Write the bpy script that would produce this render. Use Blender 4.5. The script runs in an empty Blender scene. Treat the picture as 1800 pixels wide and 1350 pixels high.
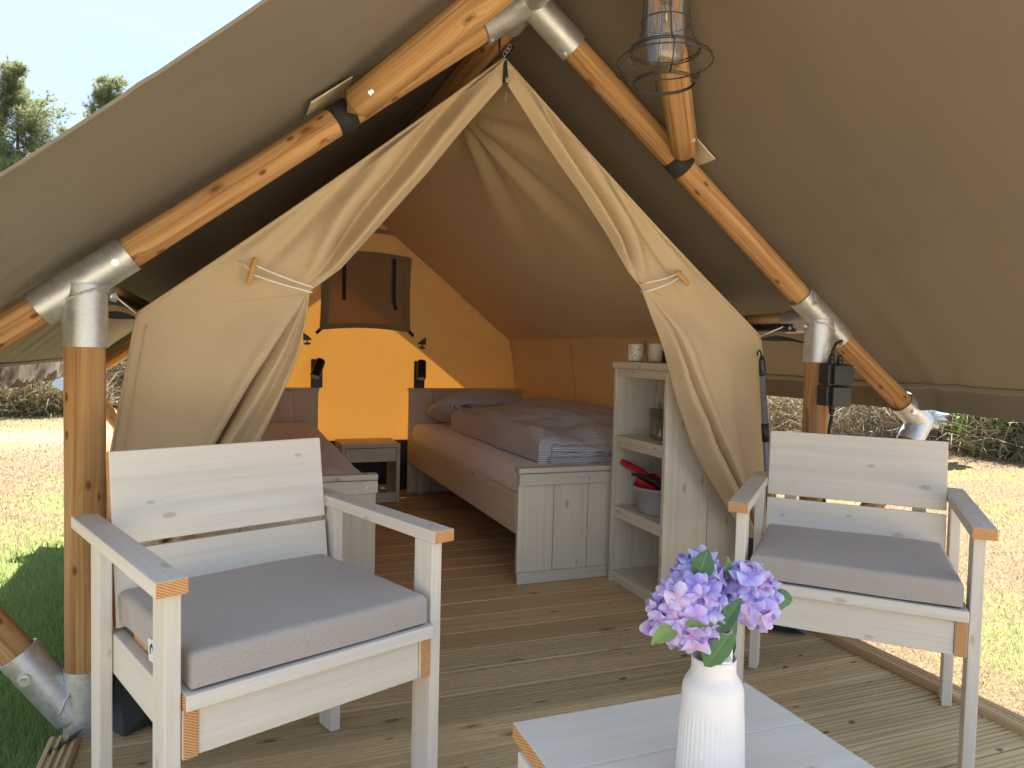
import bpy, bmesh, math, random
import numpy as np
from mathutils import Vector, Matrix, noise as mnoise

random.seed(7)
RNG = np.random.default_rng(11)
SC = bpy.context.scene
COL = SC.collection
R = math.radians

# ------------------------------------------------------------------ camera
YAW, PITCH, ROLL, FPX, CAMH = 0.36819781, -0.04538360, 0.02377367, 1283.1665, 1.00756
cam_d = bpy.data.cameras.new('camera')
cam = bpy.data.objects.new('camera', cam_d)
COL.objects.link(cam)
fw = Vector((math.sin(YAW) * math.cos(PITCH), math.cos(YAW) * math.cos(PITCH), math.sin(PITCH)))
rt = Vector((math.cos(YAW), -math.sin(YAW), 0))
up = rt.cross(fw)
r2 = math.cos(ROLL) * rt + math.sin(ROLL) * up
u2 = -math.sin(ROLL) * rt + math.cos(ROLL) * up
cam.matrix_world = Matrix(((r2.x, u2.x, -fw.x, 0), (r2.y, u2.y, -fw.y, 0), (r2.z, u2.z, -fw.z, CAMH), (0, 0, 0, 1)))
cam_d.sensor_fit = 'HORIZONTAL'
cam_d.sensor_width = 36
cam_d.lens = FPX / 1800 * 36
cam_d.clip_start = 0.02
cam_d.clip_end = 2000
SC.camera = cam

# ------------------------------------------------------------------ sky, sun, exposure
SUN_DIR = Vector((0.2, 0.755, 1.0)).normalized()
ELEV = math.asin(SUN_DIR.z)
AZ = math.atan2(SUN_DIR.x, SUN_DIR.y)
world = bpy.data.worlds.new('World')
SC.world = world
world.use_nodes = True
wn = world.node_tree
wn.nodes.clear()
w_out = wn.nodes.new('ShaderNodeOutputWorld')
w_bg = wn.nodes.new('ShaderNodeBackground')
w_sky = wn.nodes.new('ShaderNodeTexSky')
w_sky.sky_type = 'NISHITA'
w_sky.sun_disc = False
w_sky.sun_elevation = ELEV
w_sky.sun_rotation = AZ
w_sky.air_density = 1.0
w_sky.dust_density = 0.25
w_sky.ozone_density = 1.0
w_bg.inputs['Strength'].default_value = 0.05
# thin high cloud, everywhere in the sky
w_tc = wn.nodes.new('ShaderNodeTexCoord')
w_map = wn.nodes.new('ShaderNodeMapping')
w_map.inputs['Scale'].default_value = (2.2, 1.2, 9.0)
w_map.inputs['Rotation'].default_value = (0.05, 0.12, 0.4)
w_no = wn.nodes.new('ShaderNodeTexNoise')
w_no.inputs['Scale'].default_value = 2.4
w_no.inputs['Detail'].default_value = 7
w_no.inputs['Roughness'].default_value = 0.62
w_rp = wn.nodes.new('ShaderNodeMapRange')
w_rp.inputs['From Min'].default_value = 0.30
w_rp.inputs['From Max'].default_value = 0.75
w_rp.inputs['To Min'].default_value = 0.86
w_rp.inputs['To Max'].default_value = 1.0
w_mx = wn.nodes.new('ShaderNodeMix')
w_mx.data_type = 'RGBA'
w_mx.inputs['B'].default_value = (1.75, 2.35, 3.2, 1)
wn.links.new(w_tc.outputs['Generated'], w_map.inputs['Vector'])
wn.links.new(w_map.outputs['Vector'], w_no.inputs['Vector'])
wn.links.new(w_no.outputs['Fac'], w_rp.inputs['Value'])
wn.links.new(w_rp.outputs['Result'], w_mx.inputs['Factor'])
wn.links.new(w_sky.outputs['Color'], w_mx.inputs['A'])
wn.links.new(w_mx.outputs['Result'], w_bg.inputs['Color'])
wn.links.new(w_bg.outputs['Background'], w_out.inputs['Surface'])

sun_d = bpy.data.lights.new('sun', 'SUN')
sun_d.energy = 2.85
sun_d.angle = R(0.53)
sun_d.color = (1.0, 0.93, 0.82)
sun = bpy.data.objects.new('sun', sun_d)
COL.objects.link(sun)
sun.rotation_euler = SUN_DIR.to_track_quat('Z', 'Y').to_euler()
sun.location = (6, 20, 30)

SC.view_settings.view_transform = 'Standard'
SC.view_settings.look = 'None'
SC.view_settings.gamma = 1
SC.view_settings.use_curve_mapping = False
SC.view_settings.exposure = 3.15
SC.render.engine = 'CYCLES'
SC.cycles.use_denoising = True
SC.cycles.max_bounces = 10
SC.cycles.diffuse_bounces = 6
SC.cycles.transmission_bounces = 8
SC.cycles.transparent_max_bounces = 12


# ================================================================== materials
class NT:
    def __init__(s, name):
        s.m = bpy.data.materials.new(name)
        s.m.use_nodes = True
        s.t = s.m.node_tree
        s.t.nodes.clear()
        s.out = s.n('ShaderNodeOutputMaterial')

    def n(s, t, **k):
        nd = s.t.nodes.new(t)
        for a, v in k.items():
            if a.startswith('i_'):
                nd.inputs[a[2:].replace('_', ' ')].default_value = v
            else:
                setattr(nd, a, v)
        return nd

    def l(s, a, b):
        s.t.links.new(a, b)

    def val(s, sock, v):
        if hasattr(v, 'links') or isinstance(v, bpy.types.NodeSocket):
            s.l(v, sock)
        else:
            sock.default_value = v

    def math(s, op, a, b=0.0, c=0.0, clamp=False):
        nd = s.n('ShaderNodeMath', operation=op, use_clamp=clamp)
        for i, v in enumerate((a, b, c)):
            s.val(nd.inputs[i], v)
        return nd.outputs[0]

    def mix(s, f, a, b, blend='MIX'):
        nd = s.n('ShaderNodeMix', data_type='RGBA', blend_type=blend)
        s.val(nd.inputs['Factor'], f)
        for k, v in (('A', a), ('B', b)):
            if isinstance(v, tuple) and len(v) == 3:
                v = (*v, 1)
            s.val(nd.inputs[k], v)
        return nd.outputs['Result']

    def ramp(s, f, stops, interp='LINEAR'):
        nd = s.n('ShaderNodeValToRGB')
        cr = nd.color_ramp
        cr.interpolation = interp
        while len(cr.elements) < len(stops):
            cr.elements.new(0.5)
        for e, (p, c) in zip(cr.elements, stops):
            e.position = p
            e.color = (*c, 1)
        s.l(f, nd.inputs['Fac'])
        return nd.outputs['Color']

    def rng(s, v, a, b, c=0.0, d=1.0):
        nd = s.n('ShaderNodeMapRange')
        s.val(nd.inputs['Value'], v)
        for k, x in (('From Min', a), ('From Max', b), ('To Min', c), ('To Max', d)):
            nd.inputs[k].default_value = x
        return nd.outputs['Result']

    def noise(s, vec, scale, detail=3, rough=0.5, dist=0.0):
        nd = s.n('ShaderNodeTexNoise')
        nd.inputs['Scale'].default_value = scale
        nd.inputs['Detail'].default_value = detail
        nd.inputs['Roughness'].default_value = rough
        nd.inputs['Distortion'].default_value = dist
        s.l(vec, nd.inputs['Vector'])
        return nd.outputs['Fac']

    def scale(s, vec, sc, loc=None):
        nd = s.n('ShaderNodeMapping')
        s.l(vec, nd.inputs['Vector'])
        nd.inputs['Scale'].default_value = sc
        if loc is not None:
            s.l(loc, nd.inputs['Location'])
        return nd.outputs['Vector']

    def obj(s):
        return s.n('ShaderNodeTexCoord').outputs['Object']

    def uv(s):
        return s.n('ShaderNodeTexCoord').outputs['UV']

    def rnd(s):
        return s.n('ShaderNodeObjectInfo').outputs['Random']

    def bump(s, h, strength=0.3, dist=0.002):
        nd = s.n('ShaderNodeBump')
        nd.inputs['Strength'].default_value = strength
        nd.inputs['Distance'].default_value = dist
        s.l(h, nd.inputs['Height'])
        return nd.outputs['Normal']

    def bsdf(s, color, rough=0.5, metal=0.0, normal=None, spec=0.5, **k):
        b = s.n('ShaderNodeBsdfPrincipled')
        s.val(b.inputs['Base Color'], (*color, 1) if isinstance(color, tuple) and len(color) == 3 else color)
        s.val(b.inputs['Roughness'], rough)
        s.val(b.inputs['Metallic'], metal)
        b.inputs['Specular IOR Level'].default_value = spec
        if normal is not None:
            s.l(normal, b.inputs['Normal'])
        for a, v in k.items():
            s.val(b.inputs[a.replace('_', ' ')], v)
        s.l(b.outputs[0], s.out.inputs['Surface'])
        return b


def offset_uv(n):
    """UV (metres; u along the grain) shifted by a random amount for every object."""
    uv = n.uv()
    cmb = n.n('ShaderNodeCombineXYZ')
    r = n.rnd()
    n.l(n.math('MULTIPLY', r, 37.0), cmb.inputs[0])
    n.l(n.math('MULTIPLY', r, 91.0), cmb.inputs[1])
    add = n.n('ShaderNodeVectorMath', operation='ADD')
    n.l(uv, add.inputs[0])
    n.l(cmb.outputs[0], add.inputs[1])
    return add.outputs[0]


def wood(name, base, dark, light, knot, grain=0.6, knots=0.5, rough=0.55, knot_size=1.0, cracks=0.0, wear=0.0, tone=0.12, small=0.0, outline=0.45, kfreq=1.0, core_s=0.8, spec=0.3):
    n = NT(name)
    p = offset_uv(n)
    # knots: sparse stretched cells in the board plane
    ks = n.scale(p, (2.6 * kfreq, 6.0 * kfreq, 1))
    vor = n.n('ShaderNodeTexVoronoi', voronoi_dimensions='2D')
    vor.inputs['Scale'].default_value = 1.0
    n.l(ks, vor.inputs['Vector'])
    dist = vor.outputs['Distance']
    sep = n.n('ShaderNodeSeparateColor')
    n.l(vor.outputs['Color'], sep.inputs[0])
    gate = n.math('LESS_THAN', sep.outputs[0], knots)
    size = n.math('MULTIPLY_ADD', sep.outputs[1], 0.06 * knot_size, 0.045 * knot_size)
    kn = n.math('DIVIDE', dist, size)
    core = n.math('MULTIPLY', n.rng(kn, 0.55, 1.05, 1, 0), gate)
    ring = n.math('MULTIPLY', n.math('SUBTRACT', 1.0, n.math('ABSOLUTE', n.math('MULTIPLY', n.math('SUBTRACT', kn, 1.15), 4.0)), clamp=True), gate)
    # grain bends round the knots
    bend = n.math('MULTIPLY', n.math('POWER', 2.718, n.math('MULTIPLY', kn, -0.55)), gate)
    sx = n.n('ShaderNodeSeparateXYZ')
    n.l(p, sx.inputs[0])
    low = n.noise(n.scale(p, (1.1, 4.0, 1)), 1.0, 2)
    yy = n.math('ADD', n.math('MULTIPLY', sx.outputs[1], 1.0), n.math('ADD', n.math('MULTIPLY', low, 0.035), n.math('MULTIPLY', bend, 0.03)))
    cmb = n.n('ShaderNodeCombineXYZ')
    n.l(sx.outputs[0], cmb.inputs[0])
    n.l(yy, cmb.inputs[1])
    g1 = n.noise(n.scale(cmb.outputs[0], (2.2, 150, 1)), 1.0, 3, 0.55)
    g2 = n.noise(n.scale(cmb.outputs[0], (0.7, 38, 1)), 1.0, 2, 0.5)
    g = n.math('ADD', n.math('MULTIPLY', g1, 0.45), n.math('MULTIPLY', g2, 0.55))
    gv = n.rng(g, 0.36, 0.64)
    col = n.mix(n.math('MULTIPLY', gv, grain), light, dark)
    blot = n.noise(n.scale(p, (1.6, 5, 1)), 1.3, 3, 0.6)
    col = n.mix(n.math('MULTIPLY', n.rng(blot, 0.35, 0.7), 0.45), col, base)
    col = n.mix(n.math('MULTIPLY', ring, outline), col, knot)
    col = n.mix(n.math('MULTIPLY', core, core_s), col, knot)
    if small:
        v2 = n.n('ShaderNodeTexVoronoi', voronoi_dimensions='2D')
        n.l(n.scale(p, (9.0, 17.0, 1)), v2.inputs['Vector'])
        v2.inputs['Scale'].default_value = 1.0
        s2 = n.n('ShaderNodeSeparateColor')
        n.l(v2.outputs['Color'], s2.inputs[0])
        dot = n.math('MULTIPLY', n.rng(v2.outputs['Distance'], 0.07, 0.14, 1, 0), n.math('LESS_THAN', s2.outputs[0], small))
        col = n.mix(n.math('MULTIPLY', dot, 0.8), col, knot)
    if cracks:
        cr = n.noise(n.scale(cmb.outputs[0], (1.2, 70, 1)), 1.0, 2, 0.4)
        col = n.mix(n.math('MULTIPLY', n.rng(cr, 0.73, 0.78), cracks), col, (0.03, 0.015, 0.008))
    if wear:
        we = n.noise(n.scale(p, (5, 11, 1)), 2.0, 5, 0.7)
        col = n.mix(n.math('MULTIPLY', n.rng(we, 0.57, 0.72), wear), col, dark)
    rv = n.rnd()
    col = n.mix(1.0, col, n.ramp(rv, [(0, (1 - tone,) * 3), (1, (1 + tone,) * 3)]), 'MULTIPLY')
    bm = n.bump(n.math('ADD', g, n.math('MULTIPLY', core, -0.3)), 0.35, 0.0012)
    n.bsdf(col, n.rng(blot, 0.3, 0.7, rough - 0.06, rough + 0.1), 0, bm, spec)
    return n.m


def end_grain(name, a, b):
    n = NT(name)
    p = offset_uv(n)
    mp = n.scale(p, (1, 1, 1))
    wv = n.n('ShaderNodeTexWave', wave_type='RINGS', rings_direction='Z')
    wv.inputs['Scale'].default_value = 72.0
    wv.inputs['Distortion'].default_value = 1.2
    n.l(mp, wv.inputs['Vector'])
    n2 = n.noise(n.scale(p, (60, 60, 1)), 1.0, 3)
    col = n.mix(wv.outputs['Fac'], a, b)
    col = n.mix(n.math('MULTIPLY', n.rng(n2, 0.45, 0.75), 0.4), col, a)
    n.bsdf(col, 0.7, 0, n.bump(wv.outputs['Fac'], 0.2, 0.001), 0.2)
    return n.m


M = {}
M['paint'] = wood('painted_plank', (0.75, 0.655, 0.535), (0.60, 0.515, 0.405), (0.79, 0.70, 0.585), (0.25, 0.20, 0.15), grain=0.62, knots=0.42, rough=0.55, knot_size=0.7, wear=0.3, tone=0.06, cracks=0.5, outline=0.55, kfreq=2.2, core_s=0.42)
M['paint_bed'] = wood('painted_plank_bed', (0.71, 0.63, 0.495), (0.55, 0.48, 0.365), (0.76, 0.68, 0.545), (0.17, 0.14, 0.11), grain=0.6, knots=0.45, rough=0.55, knot_size=0.75, wear=0.35, tone=0.08, cracks=0.4, outline=0.6, kfreq=1.6, core_s=0.5)
M['log'] = wood('pole_wood', (0.53, 0.295, 0.12), (0.22, 0.092, 0.03), (0.61, 0.365, 0.16), (0.10, 0.035, 0.015), grain=1.0, knots=0.34, rough=0.7, knot_size=0.6, cracks=0.9, kfreq=1.3, core_s=0.7, spec=0.15, tone=0.12, small=0.22, wear=0.25)
M['raw'] = wood('raw_wood_edge', (0.55, 0.27, 0.09), (0.38, 0.16, 0.05), (0.60, 0.32, 0.12), (0.2, 0.08, 0.03), grain=0.6, knots=0.1, rough=0.6)
M['deck'] = wood('deck_wood', (0.62, 0.44, 0.23), (0.40, 0.265, 0.13), (0.70, 0.52, 0.29), (0.08, 0.04, 0.02), grain=0.75, knots=0.32, rough=0.62, knot_size=0.75, cracks=0.2, wear=0.25, tone=0.16, small=0.06, core_s=0.65, spec=0.2)
M['toggle'] = wood('toggle_wood', (0.6, 0.32, 0.1), (0.5, 0.24, 0.07), (0.65, 0.38, 0.14), (0.4, 0.2, 0.08), knots=0.0, grain=0.4)
M['end'] = end_grain('end_grain', (0.72, 0.40, 0.18), (0.44, 0.17, 0.045))


def canvas(name, base, trans, fac, weave=900.0, rough=0.85, wrinkle=0.5, slub=0.0):
    n = NT(name)
    p = n.uv()
    w1 = n.noise(n.scale(p, (weave, 60, 1)), 1.0, 2)
    w2 = n.noise(n.scale(p, (60, weave, 1)), 1.0, 2)
    big = n.noise(n.scale(p, (2.2, 3.4, 1)), 1.0, 4, 0.55)
    sl = n.noise(n.scale(p, (38, 190, 1)), 1.0, 3, 0.65)
    wv = n.math('ADD', n.math('ADD', n.math('MULTIPLY', w1, 0.6), n.math('MULTIPLY', w2, 0.6)), n.math('MULTIPLY', sl, 0.8))
    col = n.mix(n.math('MULTIPLY', n.rng(wv, 0.75, 1.25), 0.28), base, tuple(c * 0.62 for c in base))
    blot = n.noise(n.scale(p, (0.9, 1.3, 1)), 1.7, 6, 0.62)
    col = n.mix(n.math('MULTIPLY', n.rng(big, 0.3, 0.75), 0.22), col, tuple(c * 0.8 for c in base))
    col = n.mix(n.math('MULTIPLY', n.rng(blot, 0.38, 0.68), 0.30), col, tuple(c * f for c, f in zip(base, (0.74, 0.76, 0.80))))
    h = n.math('ADD', n.math('MULTIPLY', wv, 0.02), n.math('MULTIPLY', big, wrinkle))
    nm = n.bump(h, 0.45, 0.012)
    d = n.n('ShaderNodeBsdfPrincipled')
    n.l(col, d.inputs['Base Color'])
    d.inputs['Roughness'].default_value = rough
    d.inputs['Specular IOR Level'].default_value = 0.15
    d.inputs['Sheen Weight'].default_value = 0.15
    n.l(nm, d.inputs['Normal'])
    t = n.n('ShaderNodeBsdfTranslucent')
    tc = n.mix(n.math('MULTIPLY', n.rng(wv, 0.8, 1.2), 0.30), trans, tuple(c * 0.70 for c in trans))
    n.l(tc, t.inputs['Color'])
    n.l(nm, t.inputs['Normal'])
    ms = n.n('ShaderNodeMixShader')
    ms.inputs[0].default_value = fac
    n.l(d.outputs[0], ms.inputs[1])
    n.l(t.outputs[0], ms.inputs[2])
    n.l(ms.outputs[0], n.out.inputs['Surface'])
    return n.m


M['canvas'] = canvas('cotton_canvas', (0.72, 0.55, 0.335), (0.58, 0.265, 0.033), 0.15, weave=420)
M['flapcloth'] = canvas('window_flap_canvas', (0.33, 0.265, 0.17), (0.55, 0.33, 0.10), 0.20, weave=420)
M['flaphem'] = canvas('window_hem_canvas', (0.30, 0.24, 0.16), (0.3, 0.2, 0.08), 0.03, weave=420)
M['tarp'] = canvas('coated_tarp', (0.215, 0.172, 0.118), (0.5, 0.36, 0.18), 0.0, weave=300, rough=0.5, wrinkle=1.1)


def plain(name, color, rough=0.5, metal=0.0, var=0.15, sc=18.0, bump=0.0, spec=0.5, bsc=120.0, **k):
    n = NT(name)
    p = n.obj()
    nz = n.noise(p, sc, 4, 0.6)
    col = n.mix(n.math('MULTIPLY', n.rng(nz, 0.3, 0.7), 1.0), tuple(c * (1 - var) for c in color), tuple(min(1, c * (1 + var)) for c in color))
    nm = None
    if bump:
        nm = n.bump(n.noise(p, bsc, 3), bump, 0.002)
    n.bsdf(col, n.rng(nz, 0.3, 0.7, max(0.02, rough - 0.07), min(1, rough + 0.07)), metal, nm, spec, **k)
    return n.m


def galv():
    n = NT('galvanised_steel')
    p = n.obj()
    vor = n.n('ShaderNodeTexVoronoi')
    vor.inputs['Scale'].default_value = 130
    n.l(p, vor.inputs['Vector'])
    sep = n.n('ShaderNodeSeparateColor')
    n.l(vor.outputs['Color'], sep.inputs[0])
    nz = n.noise(p, 22, 5, 0.65)
    f = n.math('ADD', n.math('MULTIPLY', sep.outputs[0], 0.16), n.math('MULTIPLY', nz, 0.84))
    col = n.ramp(f, [(0.25, (0.46, 0.46, 0.45)), (0.55, (0.60, 0.60, 0.59)), (0.8, (0.72, 0.73, 0.73))])
    n.bsdf(col, n.rng(f, 0.3, 0.7, 0.36, 0.55), 0.75, n.bump(nz, 0.15, 0.002), 0.5)
    return n.m


M['galv'] = galv()
M['weld'] = plain('weld_bead', (0.6, 0.6, 0.58), 0.5, 0.6, 0.3, 200, 0.5)
M['black'] = plain('black_plastic', (0.022, 0.023, 0.024), 0.42, 0, 0.2, 30, 0.1)
M['strap'] = plain('black_webbing', (0.02, 0.02, 0.022), 0.75, 0, 0.3, 200, 0.4)
M['pvc'] = plain('dark_pvc', (0.030, 0.034, 0.031), 0.38, 0, 0.25, 12, 0.25, bsc=9)
M['tab'] = plain('pale_pvc_tab', (0.62, 0.52, 0.36), 0.5, 0, 0.08, 25)
M['cord'] = plain('white_cord', (0.88, 0.86, 0.80), 0.8, 0, 0.12, 400, 0.5)
M['steel'] = plain('zinc_bolt', (0.72, 0.72, 0.72), 0.3, 0.9, 0.1, 60)
M['wire'] = plain('dark_wire', (0.06, 0.056, 0.052), 0.45, 0.7, 0.25, 90)
M['grey_metal'] = plain('grey_aluminium_pole', (0.22, 0.23, 0.25), 0.4, 0.4, 0.1, 30)
M['bucket'] = plain('grey_plastic', (0.36, 0.37, 0.38), 0.4, 0, 0.06, 12)
M['red'] = plain('red_plastic', (0.55, 0.012, 0.02), 0.35, 0, 0.1, 20)
M['lens'] = plain('lamp_lens', (0.62, 0.6, 0.58), 0.25, 0, 0.1, 80)
M['bulb_base'] = plain('brass_bulb_base', (0.55, 0.42, 0.2), 0.3, 0.9, 0.1, 60)
M['paper'] = plain('white_paper', (0.8, 0.8, 0.78), 0.6, 0, 0.04, 50)
M['ink'] = plain('black_ink', (0.02, 0.02, 0.02), 0.6)
M['pale_blue'] = plain('pale_blue_card', (0.62, 0.72, 0.85), 0.5, 0, 0.05)
M['dark_green'] = plain('dark_green_enamel', (0.04, 0.055, 0.045), 0.25, 0, 0.15)
M['white_glaze'] = plain('white_glaze', (0.72, 0.68, 0.6), 0.18, 0, 0.05, 20)


def fabric(name, color, sc=1200.0, var=0.35):
    n = NT(name)
    p = n.uv()
    a = n.noise(n.scale(p, (sc, sc * 0.12, 1)), 1.0, 2)
    b = n.noise(n.scale(p, (sc * 0.12, sc, 1)), 1.0, 2)
    m = n.math('ADD', a, b)
    big = n.noise(p, 9.0, 4, 0.6)
    col = n.mix(n.rng(m, 0.75, 1.25), tuple(c * (1 - var) for c in color), tuple(c * (1 + var) for c in color))
    col = n.mix(n.math('MULTIPLY', n.rng(big, 0.3, 0.7), 0.18), col, tuple(c * 0.75 for c in color))
    n.bsdf(col, 0.9, 0, n.bump(n.math('ADD', m, n.math('MULTIPLY', big, 2.0)), 0.15, 0.001), 0.15, Sheen_Weight=0.2)
    return n.m


M['cushion'] = fabric('taupe_cushion_fabric', (0.46, 0.385, 0.325), 1500, 0.2)
M['sheet'] = fabric('taupe_jersey_sheet', (0.86, 0.79, 0.74), 900, 0.08)
M['sheet_dark'] = fabric('mauve_jersey_sheet', (0.78, 0.69, 0.66), 900, 0.08)


def stripes():
    n = NT('striped_seersucker')
    p = n.uv()
    dist = n.noise(p, 14.0, 3, 0.6)
    sx = n.n('ShaderNodeSeparateXYZ')
    n.l(p, sx.inputs[0])
    ph = n.math('ADD', n.math('MULTIPLY', sx.outputs[1], 2 * math.pi * 95), n.math('MULTIPLY', dist, 1.2))
    s = n.math('SINE', ph)
    col = n.mix(n.rng(s, -0.35, 0.35), (0.30, 0.31, 0.36), (0.90, 0.88, 0.86))
    cr = n.noise(n.scale(p, (30, 75, 1)), 1.0, 3, 0.6)
    n.bsdf(col, 0.9, 0, n.bump(n.math('ADD', n.math('MULTIPLY', cr, 1.4), n.math('MULTIPLY', s, 0.2)), 0.55, 0.006), 0.1)
    return n.m


M['stripe'] = stripes()


def speckle():
    n = NT('speckled_enamel')
    p = n.obj()
    vor = n.n('ShaderNodeTexVoronoi')
    vor.inputs['Scale'].default_value = 95
    n.l(p, vor.inputs['Vector'])
    nz = n.noise(p, 160, 2)
    sep = n.n('ShaderNodeSeparateColor')
    n.l(vor.outputs['Color'], sep.inputs[0])
    d = n.math('ADD', vor.outputs['Distance'], n.math('MULTIPLY', nz, 0.35))
    f = n.math('MULTIPLY', n.math('LESS_THAN', d, 0.5), n.math('LESS_THAN', sep.outputs[0], 0.6))
    n.bsdf(n.mix(f, (0.74, 0.70, 0.62), (0.03, 0.028, 0.026)), 0.2)
    return n.m


M['speckle'] = speckle()


def glass(name, color=(1, 1, 1), rough=0.02, ior=1.45):
    n = NT(name)
    g = n.n('ShaderNodeBsdfGlass')
    g.inputs['Color'].default_value = (*color, 1)
    g.inputs['Roughness'].default_value = rough
    g.inputs['IOR'].default_value = ior
    n.l(g.outputs[0], n.out.inputs['Surface'])
    return n.m


M['glass'] = glass('clear_glass')
M['glass_green'] = glass('greenish_glass', (0.86, 0.96, 0.90))


def thin_glass(name):
    n = NT(name)
    t = n.n('ShaderNodeBsdfTransparent')
    t.inputs['Color'].default_value = (0.93, 0.95, 0.95, 1)
    g = n.n('ShaderNodeBsdfGlossy')
    g.inputs['Roughness'].default_value = 0.03
    lw = n.n('ShaderNodeLayerWeight')
    lw.inputs['Blend'].default_value = 0.35
    ms = n.n('ShaderNodeMixShader')
    n.l(n.rng(lw.outputs['Fresnel'], 0, 1, 0.03, 0.5), ms.inputs[0])
    n.l(t.outputs[0], ms.inputs[1])
    n.l(g.outputs[0], ms.inputs[2])
    n.l(ms.outputs[0], n.out.inputs['Surface'])
    return n.m


M['thin_glass'] = thin_glass('thin_lamp_glass')
M['plastic_film'] = thin_glass('clear_plastic_film')


def tumbler_glass():
    n = NT('pressed_tumbler_glass')
    t = n.n('ShaderNodeBsdfTransparent')
    t.inputs['Color'].default_value = (0.94, 0.965, 0.945, 1)
    g = n.n('ShaderNodeBsdfGlossy')
    g.inputs['Roughness'].default_value = 0.06
    d = n.n('ShaderNodeBsdfTranslucent')
    d.inputs['Color'].default_value = (0.6, 0.72, 0.64, 1)
    lw = n.n('ShaderNodeLayerWeight')
    lw.inputs['Blend'].default_value = 0.4
    m1 = n.n('ShaderNodeMixShader')
    m1.inputs[0].default_value = 0.12
    n.l(t.outputs[0], m1.inputs[1])
    n.l(d.outputs[0], m1.inputs[2])
    ms = n.n('ShaderNodeMixShader')
    n.l(n.rng(lw.outputs['Facing'], 0, 1, 0.08, 0.7), ms.inputs[0])
    n.l(m1.outputs[0], ms.inputs[1])
    n.l(g.outputs[0], ms.inputs[2])
    n.l(ms.outputs[0], n.out.inputs['Surface'])
    return n.m


M['tumbler_glass'] = tumbler_glass()


def vase_mat():
    n = NT('white_stoneware')
    p = n.obj()
    nz = n.noise(p, 30, 4)
    n.bsdf(n.mix(nz, (0.70, 0.655, 0.61), (0.79, 0.745, 0.70)), 0.42, 0, n.bump(n.noise(p, 350, 2), 0.06, 0.001), 0.4, Subsurface_Weight=0.0)
    return n.m


M['vase'] = vase_mat()


def petal_mat():
    n = NT('hydrangea_petal')
    r = n.rnd()
    base = n.ramp(r, [(0.0, (0.54, 0.52, 0.88)), (0.22, (0.52, 0.43, 0.81)), (0.42, (0.64, 0.53, 0.85)), (0.62, (0.74, 0.62, 0.86)), (0.8, (0.80, 0.58, 0.80)), (0.9, (0.56, 0.63, 0.90)), (1.0, (0.84, 0.66, 0.76))])
    sx = n.n('ShaderNodeSeparateXYZ')
    n.l(n.uv(), sx.inputs[0])
    rad = sx.outputs[0]
    r2_ = n.math('FRACT', n.math('MULTIPLY', r, 17.3))
    ctr = n.ramp(r2_, [(0.0, (0.30, 0.20, 0.75)), (0.5, (0.48, 0.22, 0.72)), (0.8, (0.80, 0.25, 0.58)), (1.0, (0.82, 0.6, 0.6))])
    col = n.mix(n.rng(rad, 0.0, 0.75, 0.75, 0.0), base, ctr)
    col = n.mix(n.rng(rad, 0.8, 1.0, 0, 0.45), col, (0.80, 0.74, 0.92))
    ve = n.noise(n.scale(n.uv(), (3, 40, 1)), 1.0, 2)
    col = n.mix(n.math('MULTIPLY', n.rng(ve, 0.4, 0.7), 0.15), col, (0.35, 0.22, 0.6))
    d = n.n('ShaderNodeBsdfPrincipled')
    n.l(col, d.inputs['Base Color'])
    d.inputs['Roughness'].default_value = 0.6
    d.inputs['Specular IOR Level'].default_value = 0.25
    t = n.n('ShaderNodeBsdfTranslucent')
    n.l(col, t.inputs['Color'])
    ms = n.n('ShaderNodeMixShader')
    ms.inputs[0].default_value = 0.35
    n.l(d.outputs[0], ms.inputs[1])
    n.l(t.outputs[0], ms.inputs[2])
    n.l(ms.outputs[0], n.out.inputs['Surface'])
    return n.m


M['petal'] = petal_mat()


def leafy(name, stops, trans=0.3, rough=0.55, patch=0.0):
    """Foliage: colour varies from leaf to leaf (random per island) and in slow patches."""
    n = NT(name)
    ri = n.n('ShaderNodeNewGeometry').outputs['Random Per Island']
    if patch:
        nz = n.noise(n.obj(), patch, 2)
        ri = n.math('ADD', n.math('MULTIPLY', ri, 0.55), n.math('MULTIPLY', n.rng(nz, 0.3, 0.7), 0.45))
    col = n.ramp(ri, stops)
    d = n.n('ShaderNodeBsdfPrincipled')
    n.l(col, d.inputs['Base Color'])
    d.inputs['Roughness'].default_value = rough
    d.inputs['Specular IOR Level'].default_value = 0.25
    t = n.n('ShaderNodeBsdfTranslucent')
    n.l(col, t.inputs['Color'])
    ms = n.n('ShaderNodeMixShader')
    ms.inputs[0].default_value = trans
    n.l(d.outputs[0], ms.inputs[1])
    n.l(t.outputs[0], ms.inputs[2])
    n.l(ms.outputs[0], n.out.inputs['Surface'])
    return n.m


M['grass_green'] = leafy('green_grass', [(0, (0.18, 0.27, 0.06)), (0.5, (0.27, 0.37, 0.095)), (0.85, (0.36, 0.40, 0.17)), (1, (0.40, 0.37, 0.15))], 0.5)
M['grass_dry'] = leafy('dry_grass', [(0, (0.17, 0.12, 0.07)), (0.5, (0.25, 0.18, 0.115)), (0.85, (0.33, 0.25, 0.165)), (1, (0.22, 0.24, 0.07))], 0.3)
M['bush_green'] = leafy('bush_leaf', [(0, (0.10, 0.135, 0.035)), (0.5, (0.165, 0.215, 0.065)), (0.85, (0.26, 0.30, 0.10)), (1, (0.27, 0.25, 0.10))], 0.35, patch=1.2)
M['bush_olive'] = leafy('olive_bush_leaf', [(0, (0.14, 0.14, 0.07)), (0.5, (0.23, 0.22, 0.115)), (0.8, (0.33, 0.30, 0.17)), (1, (0.32, 0.27, 0.15))], 0.3, patch=1.0)
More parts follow.
